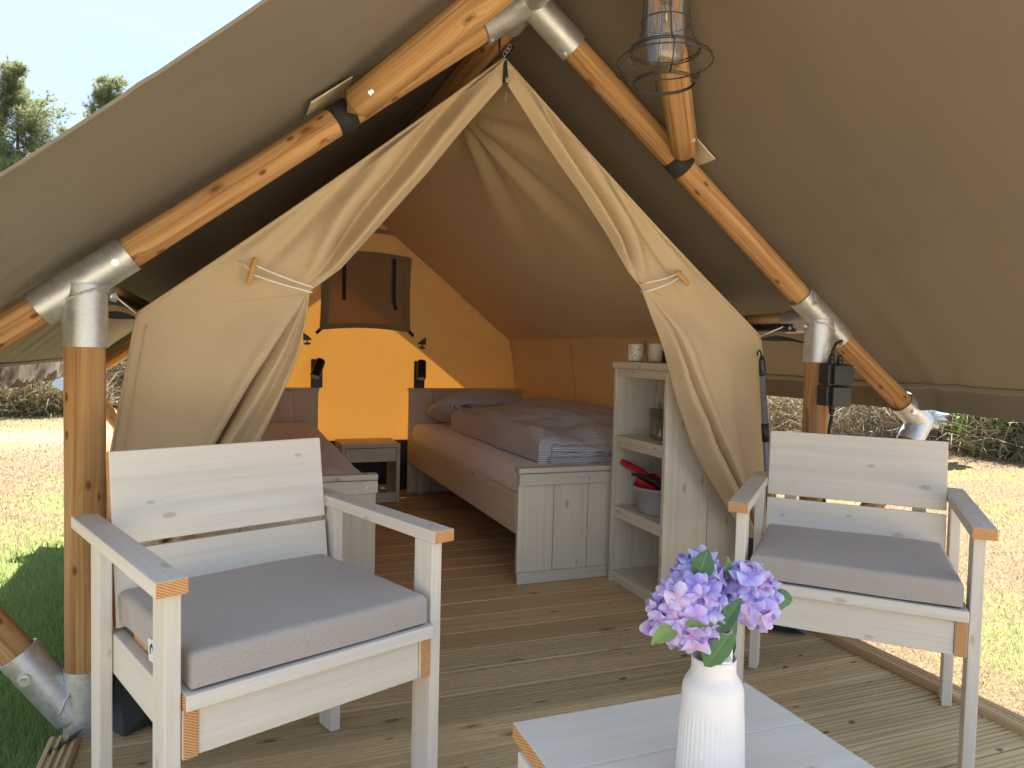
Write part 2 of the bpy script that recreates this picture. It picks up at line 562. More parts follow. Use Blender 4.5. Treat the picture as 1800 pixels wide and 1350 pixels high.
M['leaf_bright'] = leafy('bright_shrub_leaf', [(0, (0.075, 0.15, 0.028)), (0.5, (0.14, 0.25, 0.05)), (0.85, (0.22, 0.33, 0.08)), (1, (0.32, 0.36, 0.13))], 0.4, patch=3.0)
M['bramble'] = leafy('dry_bramble', [(0, (0.15, 0.115, 0.075)), (0.5, (0.26, 0.20, 0.135)), (0.8, (0.37, 0.295, 0.205)), (1, (0.42, 0.34, 0.22))], 0.1)
M['needle'] = leafy('pine_needle', [(0, (0.14, 0.18, 0.10)), (0.5, (0.22, 0.26, 0.13)), (0.85, (0.32, 0.33, 0.16)), (1, (0.34, 0.32, 0.17))], 0.5, patch=0.55)
M['bark'] = plain('pine_bark', (0.16, 0.10, 0.065), 0.9, 0, 0.4, 6, 0.6)


def flower_leaf():
    n = NT('hydrangea_leaf')
    p = n.uv()
    sx = n.n('ShaderNodeSeparateXYZ')
    n.l(p, sx.inputs[0])
    ve = n.math('ABSOLUTE', n.math('SINE', n.math('MULTIPLY_ADD', sx.outputs[0], 34.0, n.math('MULTIPLY', n.math('ABSOLUTE', n.math('SUBTRACT', sx.outputs[1], 0.5)), -30.0))))
    mid = n.math('LESS_THAN', n.math('ABSOLUTE', n.math('SUBTRACT', sx.outputs[1], 0.5)), 0.03)
    vein = n.math('MAXIMUM', n.math('LESS_THAN', ve, 0.12), mid)
    base = n.ramp(n.rnd(), [(0, (0.03, 0.10, 0.035)), (0.45, (0.07, 0.16, 0.07)), (0.75, (0.13, 0.22, 0.07)), (1, (0.30, 0.34, 0.08))])
    nz = n.noise(n.obj(), 60, 3)
    col = n.mix(n.math('MULTIPLY', vein, 0.35), base, (0.3, 0.38, 0.16))
    col = n.mix(n.math('MULTIPLY', nz, 0.3), col, (0.05, 0.12, 0.04))
    n.bsdf(col, 0.5, 0, n.bump(ve, 0.3, 0.001), 0.35)
    return n.m


M['fleaf'] = flower_leaf()
M['fstem'] = plain('flower_stem', (0.16, 0.22, 0.06), 0.55, 0, 0.2)


def ground_mat():
    n = NT('lawn_ground')
    p = n.obj()
    at = n.n('ShaderNodeAttribute', attribute_name='patch')
    a = n.noise(p, 7.0, 6, 0.7)
    b = n.noise(p, 60.0, 4, 0.7)
    g = n.math('ADD', at.outputs['Fac'], n.math('MULTIPLY', n.math('SUBTRACT', a, 0.5), 0.9))
    dry = n.mix(n.rng(b, 0.3, 0.7), (0.135, 0.092, 0.052), (0.26, 0.19, 0.12))
    grn = n.mix(n.rng(b, 0.3, 0.7), (0.11, 0.155, 0.045), (0.22, 0.27, 0.09))
    col = n.mix(n.rng(g, 0.35, 0.75), dry, grn)
    sa = n.n('ShaderNodeAttribute', attribute_name='sand')
    col = n.mix(n.math('MULTIPLY', sa.outputs['Fac'], n.rng(a, 0.25, 0.6, 0.4, 1.0)), col, (0.27, 0.215, 0.15))
    gr = n.n('ShaderNodeAttribute', attribute_name='bounce')
    peb = n.n('ShaderNodeTexVoronoi')
    peb.inputs['Scale'].default_value = 45
    n.l(p, peb.inputs['Vector'])
    pc = n.n('ShaderNodeSeparateColor')
    n.l(peb.outputs['Color'], pc.inputs[0])
    col = n.mix(gr.outputs['Fac'], col, n.mix(pc.outputs[0], (0.54, 0.47, 0.36), (0.76, 0.68, 0.55)))  # pale pebbled ground, out of view, added as a sunlight reflector
    n.bsdf(col, 0.95, 0, n.bump(n.math('ADD', b, a), 0.6, 0.03), 0.1)
    return n.m


M['ground'] = ground_mat()


# ================================================================== mesh helpers
class MB:
    def __init__(s):
        s.v, s.f, s.uv, s.mi, s.sm = [], [], [], [], []

    def face(s, idx, uvs, mi=0, smooth=False):
        s.f.append(tuple(idx))
        s.uv.append(list(uvs))
        s.mi.append(mi)
        s.sm.append(smooth)

    def box(s, lo, hi, grain=None, mat=None, mi=0, endmi=None, uoff=None):
        """Axis-aligned box lo..hi, optionally carried by a 4x4 matrix. Grain runs along the longest axis unless given."""
        lo, hi = Vector(lo), Vector(hi)
        size = hi - lo
        g = max(range(3), key=lambda i: size[i]) if grain is None else 'xyz'.index(grain)
        o = [i for i in range(3) if i != g]
        base = len(s.v)
        for k in range(8):
            p = Vector((hi[0] if k & 1 else lo[0], hi[1] if k & 2 else lo[1], hi[2] if k & 4 else lo[2]))
            s.v.append(mat @ p if mat else p)
        quads = [((0, 4, 6, 2), 0), ((1, 3, 7, 5), 0), ((0, 1, 5, 4), 1), ((2, 6, 7, 3), 1), ((0, 2, 3, 1), 2), ((4, 5, 7, 6), 2)]
        off = random.random() * 7 if uoff is None else uoff
        for qi, (q, ax) in enumerate(quads):
            uvs = []
            for k in q:
                p = (hi[0] if k & 1 else lo[0], hi[1] if k & 2 else lo[1], hi[2] if k & 4 else lo[2])
                if ax == g:
                    uvs.append((p[o[0]] + off, p[o[1]]))
                else:
                    other = [i for i in o if i != ax][0]
                    uvs.append((p[g] + off, p[other] + 0.31 * qi + off * 3))
            s.face([base + k for k in q], uvs, endmi if (ax == g and endmi is not None) else mi)
        return s

    def tube(s, pts, rad, seg=12, mi=0, caps=True, vscale=1.0, smooth=True, capmi=None):
        pts = [Vector(p) for p in pts]
        rads = rad if isinstance(rad, (list, tuple)) else [rad] * len(pts)
        n = len(pts)
        tang = []
        for i in range(n):
            a, b = pts[max(i - 1, 0)], pts[min(i + 1, n - 1)]
            tang.append((b - a).normalized())
        ref = Vector((0, 0, 1)) if abs(tang[0].z) < 0.9 else Vector((0, 1, 0))
        x = tang[0].cross(ref).normalized()
        base = len(s.v)
        L = 0
        offu = random.random() * 9
        rings, lens = [], []
        for i in range(n):
            x = (x - tang[i] * x.dot(tang[i])).normalized()
            y = tang[i].cross(x)
            if i:
                L += (pts[i] - pts[i - 1]).length
            lens.append(L)
            rings.append(len(s.v))
            for k in range(seg):
                a = 2 * math.pi * k / seg
                s.v.append(pts[i] + (x * math.cos(a) + y * math.sin(a)) * rads[i])
        rr = max(rads)
        for i in range(n - 1):
            for k in range(seg):
                k2 = (k + 1) % seg
                c0, c1 = 2 * math.pi * rr * k / seg, 2 * math.pi * rr * (k + 1) / seg
                s.face((rings[i] + k, rings[i] + k2, rings[i + 1] + k2, rings[i + 1] + k),
                       [(lens[i] + offu, c0), (lens[i] + offu, c1), (lens[i + 1] + offu, c1), (lens[i + 1] + offu, c0)], mi, smooth)
        if caps:
            cm = mi if capmi is None else capmi
            uvc = [(rr * math.cos(2 * math.pi * k / seg), rr * math.sin(2 * math.pi * k / seg)) for k in range(seg)]
            s.face([rings[0] + k for k in reversed(range(seg))], [uvc[k] for k in reversed(range(seg))], cm)
            s.face([rings[-1] + k for k in range(seg)], uvc, cm)
        return s

    def lathe(s, prof, seg=32, center=(0, 0, 0), mi=0, mat=None, rfun=None, smooth=True):
        base = len(s.v)
        c = Vector(center)
        for r, z in prof:
            for k in range(seg):
                a = 2 * math.pi * k / seg
                rr = rfun(r, z, a) if rfun else r
                p = Vector((rr * math.cos(a), rr * math.sin(a), z))
                s.v.append((mat @ p if mat else p) + c)
        for i in range(len(prof) - 1):
            for k in range(seg):
                k2 = (k + 1) % seg
                s.face((base + i * seg + k, base + i * seg + k2, base + (i + 1) * seg + k2, base + (i + 1) * seg + k),
                       [(k / seg, prof[i][1]), ((k + 1) / seg, prof[i][1]), ((k + 1) / seg, prof[i + 1][1]), (k / seg, prof[i + 1][1])], mi, smooth)
        for i, rev in ((0, True), (len(prof) - 1, False)):
            if prof[i][0] > 1e-5 and rev == (i == 0):
                pass
        return s

    def disc(s, c, r, nrm, seg=20, mi=0):
        nrm = Vector(nrm).normalized()
        x = nrm.orthogonal().normalized()
        y = nrm.cross(x)
        base = len(s.v)
        for k in range(seg):
            a = 2 * math.pi * k / seg
            s.v.append(Vector(c) + (x * math.cos(a) + y * math.sin(a)) * r)
        s.face([base + k for k in range(seg)], [(math.cos(2 * math.pi * k / seg) * r, math.sin(2 * math.pi * k / seg) * r) for k in range(seg)], mi)
        return s

    def grid(s, nu, nv, fn, mi=0, closed_u=False, smooth=True):
        """fn(i/nu, j/nv) -> (point, (u, v))"""
        base = len(s.v)
        uv = []
        for j in range(nv + 1):
            for i in range(nu + 1):
                p, t = fn(i / nu, j / nv)
                s.v.append(Vector(p))
                uv.append(t)
        W = nu + 1
        for j in range(nv):
            for i in range(nu):
                a, b, c, d = j * W + i, j * W + i + 1, (j + 1) * W + i + 1, (j + 1) * W + i
                s.face((base + a, base + b, base + c, base + d), [uv[a], uv[b], uv[c], uv[d]], mi, smooth)
        return s

    def poly(s, pts, mi=0, uvs=None):
        base = len(s.v)
        s.v += [Vector(p) for p in pts]
        s.face(range(base, base + len(pts)), uvs or [(p[0], p[2]) for p in pts], mi)
        return s

    def sphere(s, c, r, seg=12, rings=8, mi=0):
        c = Vector(c)
        rr = Vector(r) if not isinstance(r, (int, float)) else Vector((r, r, r))

        def fn(u, v):
            a, b = 2 * math.pi * u, math.pi * v
            return c + Vector((rr.x * math.sin(b) * math.cos(a), rr.y * math.sin(b) * math.sin(a), rr.z * math.cos(b))), (u, v)
        return s.grid(seg, rings, fn, mi)

    def mesh(s, name):
        me = bpy.data.meshes.new(name)
        me.from_pydata([tuple(v) for v in s.v], [], s.f)
        ul = me.uv_layers.new(name='UVMap')
        flat = [c for f in s.uv for uv in f for c in uv]
        ul.data.foreach_set('uv', flat)
        me.polygons.foreach_set('material_index', s.mi)
        me.polygons.foreach_set('use_smooth', s.sm)
        me.update()
        return me

    def build(s, name, mats, parent=None, bevel=0.0, seg=2, merge=False):
        me = s.mesh(name)
        for m in (mats if isinstance(mats, (list, tuple)) else [mats]):
            me.materials.append(M[m] if isinstance(m, str) else m)
        if merge:
            bm = bmesh.new()
            bm.from_mesh(me)
            bmesh.ops.remove_doubles(bm, verts=bm.verts, dist=1e-5)
            bm.to_mesh(me)
            bm.free()
        o = bpy.data.objects.new(name, me)
        COL.objects.link(o)
        if parent is not None:
            o.parent = parent
        if bevel:
            b = o.modifiers.new('bevel', 'BEVEL')
            b.width = bevel
            b.segments = seg
            b.limit_method = 'ANGLE'
            b.angle_limit = R(50)
        return o


def tag(o, label=None, cat=None, group=None, kind=None):
    for k, v in (('label', label), ('category', cat), ('group', group), ('kind', kind)):
        if v:
            o[k] = v
    return o


def thing(name, loc, label, cat, rz=0.0, group=None, kind=None):
    o = bpy.data.objects.new(name, None)
    COL.objects.link(o)
    o.location = loc
    o.rotation_euler = (0, 0, rz)
    o.empty_display_size = 0.1
    return tag(o, label, cat, group, kind)


def copy_tree(o, parent=None):
    c = o.copy()
    COL.objects.link(c)
    if parent is not None:
        c.parent = parent
    for ch in o.children:
        copy_tree(ch, c)
    return c


def box_part(name, lo, hi, mats, parent, grain=None, endmi=None, bevel=0.002, mat=None):
    return MB().box(lo, hi, grain, mat, 0, endmi).build(name, mats, parent, bevel)


def rot_about(p, axis, ang):
    p = Vector(p)
    return Matrix.Translation(p) @ Matrix.Rotation(ang, 4, axis) @ Matrix.Translation(-p)


def lerp(a, b, t):
    return a + (b - a) * t


def smooth01(t):
    t = max(0.0, min(1.0, t))
    return t * t * (3 - 2 * t)


def bump1(x, c, w):
    return math.exp(-((x - c) / w) ** 2)


def pn(x, y, z=0.0):
    return mnoise.noise(Vector((x, y, z)))


# ================================================================== ground and deck
GZ = -0.18


def patch_val(x, y):
    a = mnoise.fractal(Vector((x * 0.42, y * 0.42, 3.1)), 0.8, 2.1, 4)
    b = mnoise.noise(Vector((x * 1.7, y * 1.7, 9.0)))
    v = 0.36 + 0.42 * a + 0.16 * b
    # lusher, greener grass along the tent's left side
    v += 0.75 * math.exp(-(((x + 0.75) / 0.75) ** 2) - ((y - 2.0) / 2.6) ** 2)
    return v


def sand_val(x, y):
    # a worn sandy track crosses the field behind the tent
    t = (y - 10.2 - 0.12 * (x + 3)) / 1.25
    s = math.exp(-t * t) * (0.75 + 0.5 * pn(x * 0.7, y * 0.7, 5))
    return max(0.0, min(1.0, s))


def bounce_val(x, y):
    # unseen pale ground before the terrace, added to bounce sunlight into the tent
    e = 0.25 * pn(x * 1.1, y * 1.1, 2)
    return smooth01((-0.58 + e * 0.3 - y) / 0.25) * smooth01((y + 14.0 + e) / 1.5) * smooth01((9.0 - abs(x - 0.8) + e) / 1.0)


def build_ground():
    mb = MB()
    radii = [0.0] + list(np.geomspace(0.5, 500, 110))
    nseg = 220
    verts, faces, patch, sand, bounce_vals = [], [], [], [], []
    for r in radii:
        for k in range(nseg):
            a = 2 * math.pi * k / nseg
            x, y = 0.8 + r * math.cos(a), 3.0 + r * math.sin(a)
            near = smooth01((r - 3.0) / 4.0)
            z = GZ + 0.05 * near * pn(x * 0.35, y * 0.35) + 0.012 * pn(x * 2.3, y * 2.3, 4)
            if r > 30:
                z += (r - 30) * 0.004
            verts.append((x, y, z))
            patch.append(patch_val(x, y))
            sand.append(sand_val(x, y))
            bounce_vals.append(bounce_val(x, y))
    for i in range(len(radii) - 1):
        for k in range(nseg):
            k2 = (k + 1) % nseg
            faces.append((i * nseg + k, i * nseg + k2, (i + 1) * nseg + k2, (i + 1) * nseg + k))
    me = bpy.data.meshes.new('ground')
    me.from_pydata(verts, [], faces)
    for nm, arr in (('patch', patch), ('sand', sand), ('bounce', bounce_vals)):
        at = me.attributes.new(nm, 'FLOAT', 'POINT')
        at.data.foreach_set('value', arr)
    me.polygons.foreach_set('use_smooth', [True] * len(faces))
    me.materials.append(M['ground'])
    o = bpy.data.objects.new('ground', me)
    COL.objects.link(o)
    tag(o, kind='structure')
    return o


def ground_z(x, y):
    r = math.hypot(x - 0.8, y - 3.0)
    near = smooth01((r - 3.0) / 4.0)
    z = GZ + 0.05 * near * pn(x * 0.35, y * 0.35) + 0.012 * pn(x * 2.3, y * 2.3, 4)
    if r > 30:
        z += (r - 30) * 0.004
    return z


build_ground()

# deck: boards run across the tent; ribbed on the terrace, smooth side up inside the tent
DX0, DX1 = -0.345, 2.005
deck = thing('deck', (0, 0, 0), None, None, kind='structure')
del_keys = [k for k in ('label', 'category') if k in deck]
PITCH_B, BW = 0.148, 0.1415


def board_mesh(ribbed):
    mb = MB()
    prof = []
    if ribbed:
        ng = 8
        e = 0.006
        w = (BW - 2 * e) / ng
        prof = [(0, -0.028), (0, -0.004), (e * 0.5, 0)]
        for i in range(ng):
            y0 = e + i * w
            if i:
                prof += [(y0 - 0.0042, 0.0), (y0 - 0.0032, -0.0065), (y0 + 0.0032, -0.0065), (y0 + 0.0042, 0.0)]
        prof += [(BW - e * 0.5, 0), (BW, -0.004), (BW, -0.028)]
    else:
        prof = [(0, -0.028), (0, -0.004), (0.004, 0), (BW - 0.004, 0), (BW, -0.004), (BW, -0.028)]
    n = len(prof)
    for x in (DX0, DX1):
        for y, z in prof:
            mb.v.append(Vector((x, y, z)))
    L = 0
    for i in range(n - 1):
        d = math.hypot(prof[i + 1][0] - prof[i][0], prof[i + 1][1] - prof[i][1])
        mb.face((i, n + i, n + i + 1, i + 1), [(DX0, L), (DX1, L), (DX1, L + d), (DX0, L + d)])
        L += d
    mb.face(list(range(n)), [(p[0], p[1]) for p in prof])
    mb.face(list(reversed(range(n, 2 * n))), [(p[0], p[1]) for p in reversed(prof)])
    me = mb.mesh('deck_board')
    me.materials.append(M['deck'])
    return me


bm_rib, bm_flat = board_mesh(True), board_mesh(False)
for i in range(-6, 36):
    y = 2.30 + i * PITCH_B
    ob = bpy.data.objects.new('deck_board', bm_rib if i < 0 + 0 and y + BW < 2.33 else bm_flat)
    ob.location = (random.uniform(-0.004, 0.004), y + random.uniform(-0.0015, 0.0015), random.uniform(-0.0012, 0.0012))
    COL.objects.link(ob)
    ob.parent = deck
for i in range(-20, -6):
    y = 2.30 + i * PITCH_B
    ob = bpy.data.objects.new('deck_board', bm_rib)
    ob.location = (0, y, random.uniform(-0.001, 0.001))
    COL.objects.link(ob)
    ob.parent = deck
mb = MB()
for x in (-0.3, 0.2, 0.8445, 1.45, 1.95):
    mb.box((x - 0.03, -0.6, -0.16), (x + 0.03, 7.4, -0.03))
mb.build('deck_joist', 'deck', deck)


def edge_trim(x0, x1, ya, yb):
    """Ribbed edge board lying along the deck's side, its top just proud of the boards."""
    mb = MB()
    w = x1 - x0
    nr = 3
    prof = [(x0, -0.10), (x0, 0.018), (x0 + 0.004, 0.024)]
    for k in range(1, nr + 1):
        c = x0 + w * k / (nr + 1)
        prof += [(c - 0.005, 0.024), (c - 0.0035, 0.016), (c + 0.0035, 0.016), (c + 0.005, 0.024)]
    prof += [(x1 - 0.004, 0.024), (x1, 0.018), (x1, -0.10)]
    n = len(prof)
    for y in (ya, yb):
        for x, z in prof:
            mb.v.append(Vector((x, y, z)))
    L = 0
    for i in range(n - 1):
        d = math.hypot(prof[i + 1][0] - prof[i][0], prof[i + 1][1] - prof[i][1])
        mb.face((i, i + 1, n + i + 1, n + i), [(ya, L), (ya, L + d), (yb, L + d), (yb, L)])
        L += d
    mb.face(list(range(n)), [(p[0], p[1]) for p in prof])
    mb.face(list(reversed(range(n, 2 * n))), [(p[0], p[1]) for p in reversed(prof)])
    return mb.build('edge_trim', 'deck', deck)


edge_trim(-0.415, -0.348, -0.6, 2.055)
edge_trim(2.008, 2.072, -0.6, 7.4)

# ================================================================== tent frame
XC, HW, YF, ZT, ZA = 0.8445, 1.191, 2.124, 1.157, 2.085
SLOPE = (ZA - ZT) / HW
ELX, ELZ = 1.725, 0.765          # rafter end (half width, height)
frame = thing('tent_frame', (XC, YF, 0), 'tent frame of round timber poles joined by galvanised steel sleeves', 'tent frame')


def fl(p):
    """World point to the frame's local space."""
    return Vector(p) - Vector((XC, YF, 0))


def pole(name, a, b, r, parent=frame, seg=20, n=9, wob=0.002, capmi=1):
    a, b = fl(a), fl(b)
    pts, rads = [], []
    ph = random.random() * 20
    for i in range(n):
        t = i / (n - 1)
        d = Vector((pn(t * 2 + ph, 1), pn(t * 2 + ph, 2), pn(t * 2 + ph, 3))) * wob
        pts.append(a.lerp(b, t) + d)
        rads.append(r * (1 + 0.015 * pn(t * 3 + ph, 7)))
    return MB().tube(pts, rads, seg, 0, True, capmi=capmi).build(name, ['log', 'end'], parent)


def sleeve_mb(mb, a, b, r, hollow=True):
    a, b = fl(a), fl(b)
    mb.tube([a, b], r, 28, 0, False)
    # inner wall and rim so that the open end reads as a tube
    d = (b - a).normalized()
    for p in (a, b):
        q = p
        x = d.orthogonal().normalized()
        y = d.cross(x)
        base = len(mb.v)
        seg = 28
        for rr in (r, r - 0.005):
            for k in range(seg):
                an = 2 * math.pi * k / seg
                mb.v.append(q + (x * math.cos(an) + y * math.sin(an)) * rr)
        for k in range(seg):
            k2 = (k + 1) % seg
            mb.face((base + k, base + k2, base + seg + k2, base + seg + k), [(0, 0)] * 4, 0)
    return mb


def bolt(p, nrm, parent, r=0.008):
    p = fl(p)
    nrm = Vector(nrm).normalized()
    mb = MB()
    mb.tube([p - nrm * 0.004, p + nrm * 0.003], r * 1.5, 12)
    mb.tube([p + nrm * 0.003, p + nrm * 0.010], r, 6, smooth=False)
    return mb.build('bolt', 'steel', parent)


def weld_ring(center, nrm, r, parent, tilt=None):
    c = fl(center)
    n = Vector(nrm).normalized()
    x = n.orthogonal().normalized()
    y = n.cross(x)
    pts = []
    for k in range(40):
        a = 2 * math.pi * k / 40
        rr = r * (1 + 0.02 * math.sin(a * 13) + random.uniform(-0.012, 0.012))
        pts.append(c + (x * math.cos(a) + y * math.sin(a)) * rr + n * random.uniform(-0.003, 0.003))
    pts.append(pts[0])
    return MB().tube(pts, 0.0035, 6, caps=False).build('weld', 'weld', parent)


def a_frame(y, front):
    A = Vector((XC, y, ZA))
    for s in (-1, 1):
        T = Vector((XC + s * HW, y, ZT))
        E = Vector((XC + s * ELX, y, ELZ))
        d_up = (A - T).normalized()
        d_dn = (E - T).normalized()
        pr = 0.0475 if s < 0 else 0.046
        base_z = 0.09
        pole('post', (T.x, y, base_z), (T.x, y, ZT - 0.05), pr)
        pole('rafter', T, A, 0.040)
        pole('lower_rafter', E - d_dn * 0.06, T, 0.039)
        # T joint
        mb = MB()
        sleeve_mb(mb, T - d_dn * -0.125, T + d_up * 0.125, 0.0475)
        sleeve_mb(mb, (T.x, y, ZT - 0.165), (T.x, y, ZT - 0.008), 0.0525)
        yy = 1 if y < 4 else -1
        sleeve_mb(mb, (T.x - s * 0.01, y, ZT - 0.012), (T.x - s * 0.01, y + yy * 0.15, ZT - 0.012), 0.044)
        j = mb.build('tee_joint', 'galv', frame)
        if front:
            weld_ring((T.x, y, ZT - 0.035), (s * 0.45, 0, 1), 0.055, j)
            bolt((T.x + d_up.x * 0.095, y - 0.047, T.z + d_up.z * 0.095 - 0.01), (0, -1, -0.1), j, 0.006)
            bolt((T.x - s * 0.062, y + 0.01, ZT - 0.035), (-s, -0.3, -0.3), j, 0.008)
            bolt((T.x - s * 0.05, y + 0.09, ZT - 0.035), (-s, -0.3, -0.6), j, 0.007)
        # rafter end: bent sleeve into the brace
        B = Vector((XC + s * (HW + 0.055), y, 0.085))
        d_br = (B - E).normalized()
        mb = MB()
        sleeve_mb(mb, E - d_dn * 0.135, E - d_dn * 0.0, 0.0475)
        mb.sphere(fl(E), 0.0475, 28, 16)
        sleeve_mb(mb, E, E + d_br * 0.10, 0.0475)
        e = mb.build('elbow_joint', 'galv', frame)
        if front:
            bolt(E - d_dn * 0.09 + Vector((-s * 0.02, -0.046, -0.01)), (-s * 0.3, -1, 0), e, 0.006)
        pole('brace', E + d_br * 0.05, B, 0.040)
        # foot of the post with the brace socket
        mb = MB()
        sleeve_mb(mb, (T.x, y, -0.17), (T.x, y, 0.165), 0.0515)
        sleeve_mb(mb, B + (B - E).normalized() * 0.05, B - (B - E).normalized() * 0.165, 0.049)
        mb.box(fl((T.x - 0.08, y - 0.08, -0.185)), fl((T.x + 0.08, y + 0.08, -0.168)))
        f = mb.build('foot_joint', 'galv', frame)
        if front:
            weld_ring(B + Vector((-s * 0.012, 0, 0.0)), (s * 0.9, 0, 0.35), 0.052, f)
            bm_ = B - (B - E).normalized() * 0.10
            bolt(bm_ + Vector((s * 0.012, -0.049, 0)), (0, -1, 0), f, 0.011)
    # apex
    mb = MB()
    for s in (-1, 1):
        d = (Vector((XC + s * HW, y, ZT)) - A).normalized()
        sleeve_mb(mb, A, A + d * 0.20, 0.049)
    mb.sphere(fl(A), 0.049, 28, 16)
    sleeve_mb(mb, A, A + Vector((0, 0.16 if y < 4 else -0.16, -0.005)), 0.049)
    if front:
        sleeve_mb(mb, A, A + Vector((0, -0.16, 0)), 0.049)
    ap = mb.build('apex_joint', 'galv', frame)
    if front:
        for s in (-1, 1):
            d = (Vector((XC + s * HW, y, ZT)) - A).normalized()
            nn = Vector((-s * d.z * -1, 0, -abs(d.x)))
            bolt(A + d * 0.155 + Vector((0, -0.01, -0.055)), (0, -0.3, -1), ap, 0.008)
        weld_ring(A, (0, 1, 0), 0.053, ap)


YR = 5.30
a_frame(YF, True)
a_frame(YR, False)
pole('ridge_pole', (XC, YF, ZA), (XC, YR, ZA), 0.042)
pole('ridge_pole', (XC, 1.02, ZA - 0.005), (XC, YF, ZA), 0.042)
for s in (-1, 1):
    pole('eave_purlin', (XC + s * (HW - 0.01), YF, ZT - 0.012), (XC + s * (HW - 0.01), YR, ZT - 0.012), 0.036)


def strut(s):
    """Half-lapped pole from the rafter forward to the ridge end, with a rounded lower end."""
    a = Vector((XC + s * 0.525, 2.045, 1.672))
    b = Vector((XC + s * 0.02, 1.47, 2.055))
    d = (b - a).normalized()
    r = 0.044
    pts, rads = [], []
    for k in range(6):
        t = k / 5
        pts.append(fl(a - d * r * 0.9 * (1 - math.sin(t * math.pi / 2))))
        rads.append(max(0.004, r * math.sin(t * math.pi / 2 * 0.98 + 0.02)))
    for k in range(1, 9):
        pts.append(fl(a.lerp(b, k / 8)))
        rads.append(r)
    o = MB().tube(pts, rads, 22, 0, True, capmi=1).build('strut', ['log', 'end'], frame)
    side = Vector((0, -1, -0.35)).normalized()
    bolt(a + d * 0.045 + Vector((s * 0.004, -0.043, -0.01)), (0, -1, -0.2), o, 0.006)
    return o


strut(-1)
strut(1)
# webbing straps that hold the fly to the rafters, each with its pale welded tab
for s in (-1, 1):
    T = Vector((XC + s * HW, YF, ZT))
    A = Vector((XC, YF, ZA))
    d = (A - T).normalized()
    c = A - d * 0.705
    mb = MB()
    mb.tube([fl(c - d * 0.030), fl(c - d * 0.028), fl(c + d * 0.028), fl(c + d * 0.030)], [0.041, 0.0445, 0.0445, 0.041], 24, 0, False)
    st = mb.build('strap', 'strap', frame)
    nrm = Vector((s * abs(d.z), 0, abs(d.x)))
    ctr = c + nrm * 0.062 + Vector((0, -0.02, 0))
    m = Matrix.Translation(fl(ctr)) @ Matrix(((d.x, 0, nrm.x, 0), (d.y, 1, nrm.y, 0), (d.z, 0, nrm.z, 0), (0, 0, 0, 1)))
    MB().box((-0.07, -0.055, -0.0025), (0.07, 0.06, 0.0025), mat=m).build('strap_tab', 'tab', frame, 0.004)

# ================================================================== fly sheet (outer tarp)
FOFF = 0.098
FHW = 1.645
fly = thing('fly_sheet', (XC, YF, ZA + FOFF), 'olive brown fly sheet stretched over the tent frame, seen from below', 'tarp')


def flyl(p):
    return Vector(p) - Vector((XC, YF, ZA + FOFF))


def fly_side(s):
    def fn(u, v):
        yf = (1.0 + 0.46 * u) if s < 0 else (0.93 + 0.10 * u)
        y = lerp(yf, 5.66, v)
        x = u * FHW
        z = ZA + FOFF - SLOPE * x
        dn = 0.0
        # cloth rests on the three poles and sags a little between them
        dn -= 0.020 * math.sin(math.pi * min(1, max(0, (y - YF) / (YR - YF)))) * math.sin(math.pi * u)
        if y < YF:
            dn -= 0.014 * math.sin(math.pi * u) * smooth01((YF - y) / 0.7)
        dn += 0.006 * pn(x * 2.2, y * 1.9, 3 + s) + 0.0016 * pn(x * 9, y * 5, 8)
        # faint packing creases
        dn += 0.0022 * bump1(y + 0.03 * pn(x * 3, 4), 1.62, 0.012) + 0.0022 * bump1(x + 0.02 * pn(y * 3, 2), 0.98, 0.010)
        # taut ridges beside the rafter and pleats near the eave
        k = math.exp(-((u - 1.0) / 0.25) ** 2)
        if s > 0:
            dn += 0.010 * bump1(y, YF - 0.10 - 0.10 * (1 - u), 0.035) * smooth01((u - 0.6) / 0.3) + 0.007 * bump1(y, YF - 0.22 - 0.30 * (1 - u), 0.05) * smooth01((u - 0.55) / 0.3)
        else:
            ph = y * 34 + (1 - u) * 46
            k *= 1 - 0.9 * smooth01((u - 0.93) / 0.07)
            dn += (0.0035 * k * math.sin(ph + 2 * pn(y * 3, u * 3)) + 0.003 * k * math.sin(ph * 2.3 + 1)) * (0.6 + 0.8 * pn(y * 1.3, u * 4, 6))
            dn += 0.012 * bump1(y, YF + 0.10 + 0.4 * (1 - u), 0.05) * k
        dn *= smooth01(u * 9)
        n = Vector((s * SLOPE, 0, 1)).normalized()
        p = Vector((XC + s * x, y, z)) + n * dn
        return flyl(p), (x * 1.27, y)
    return fn


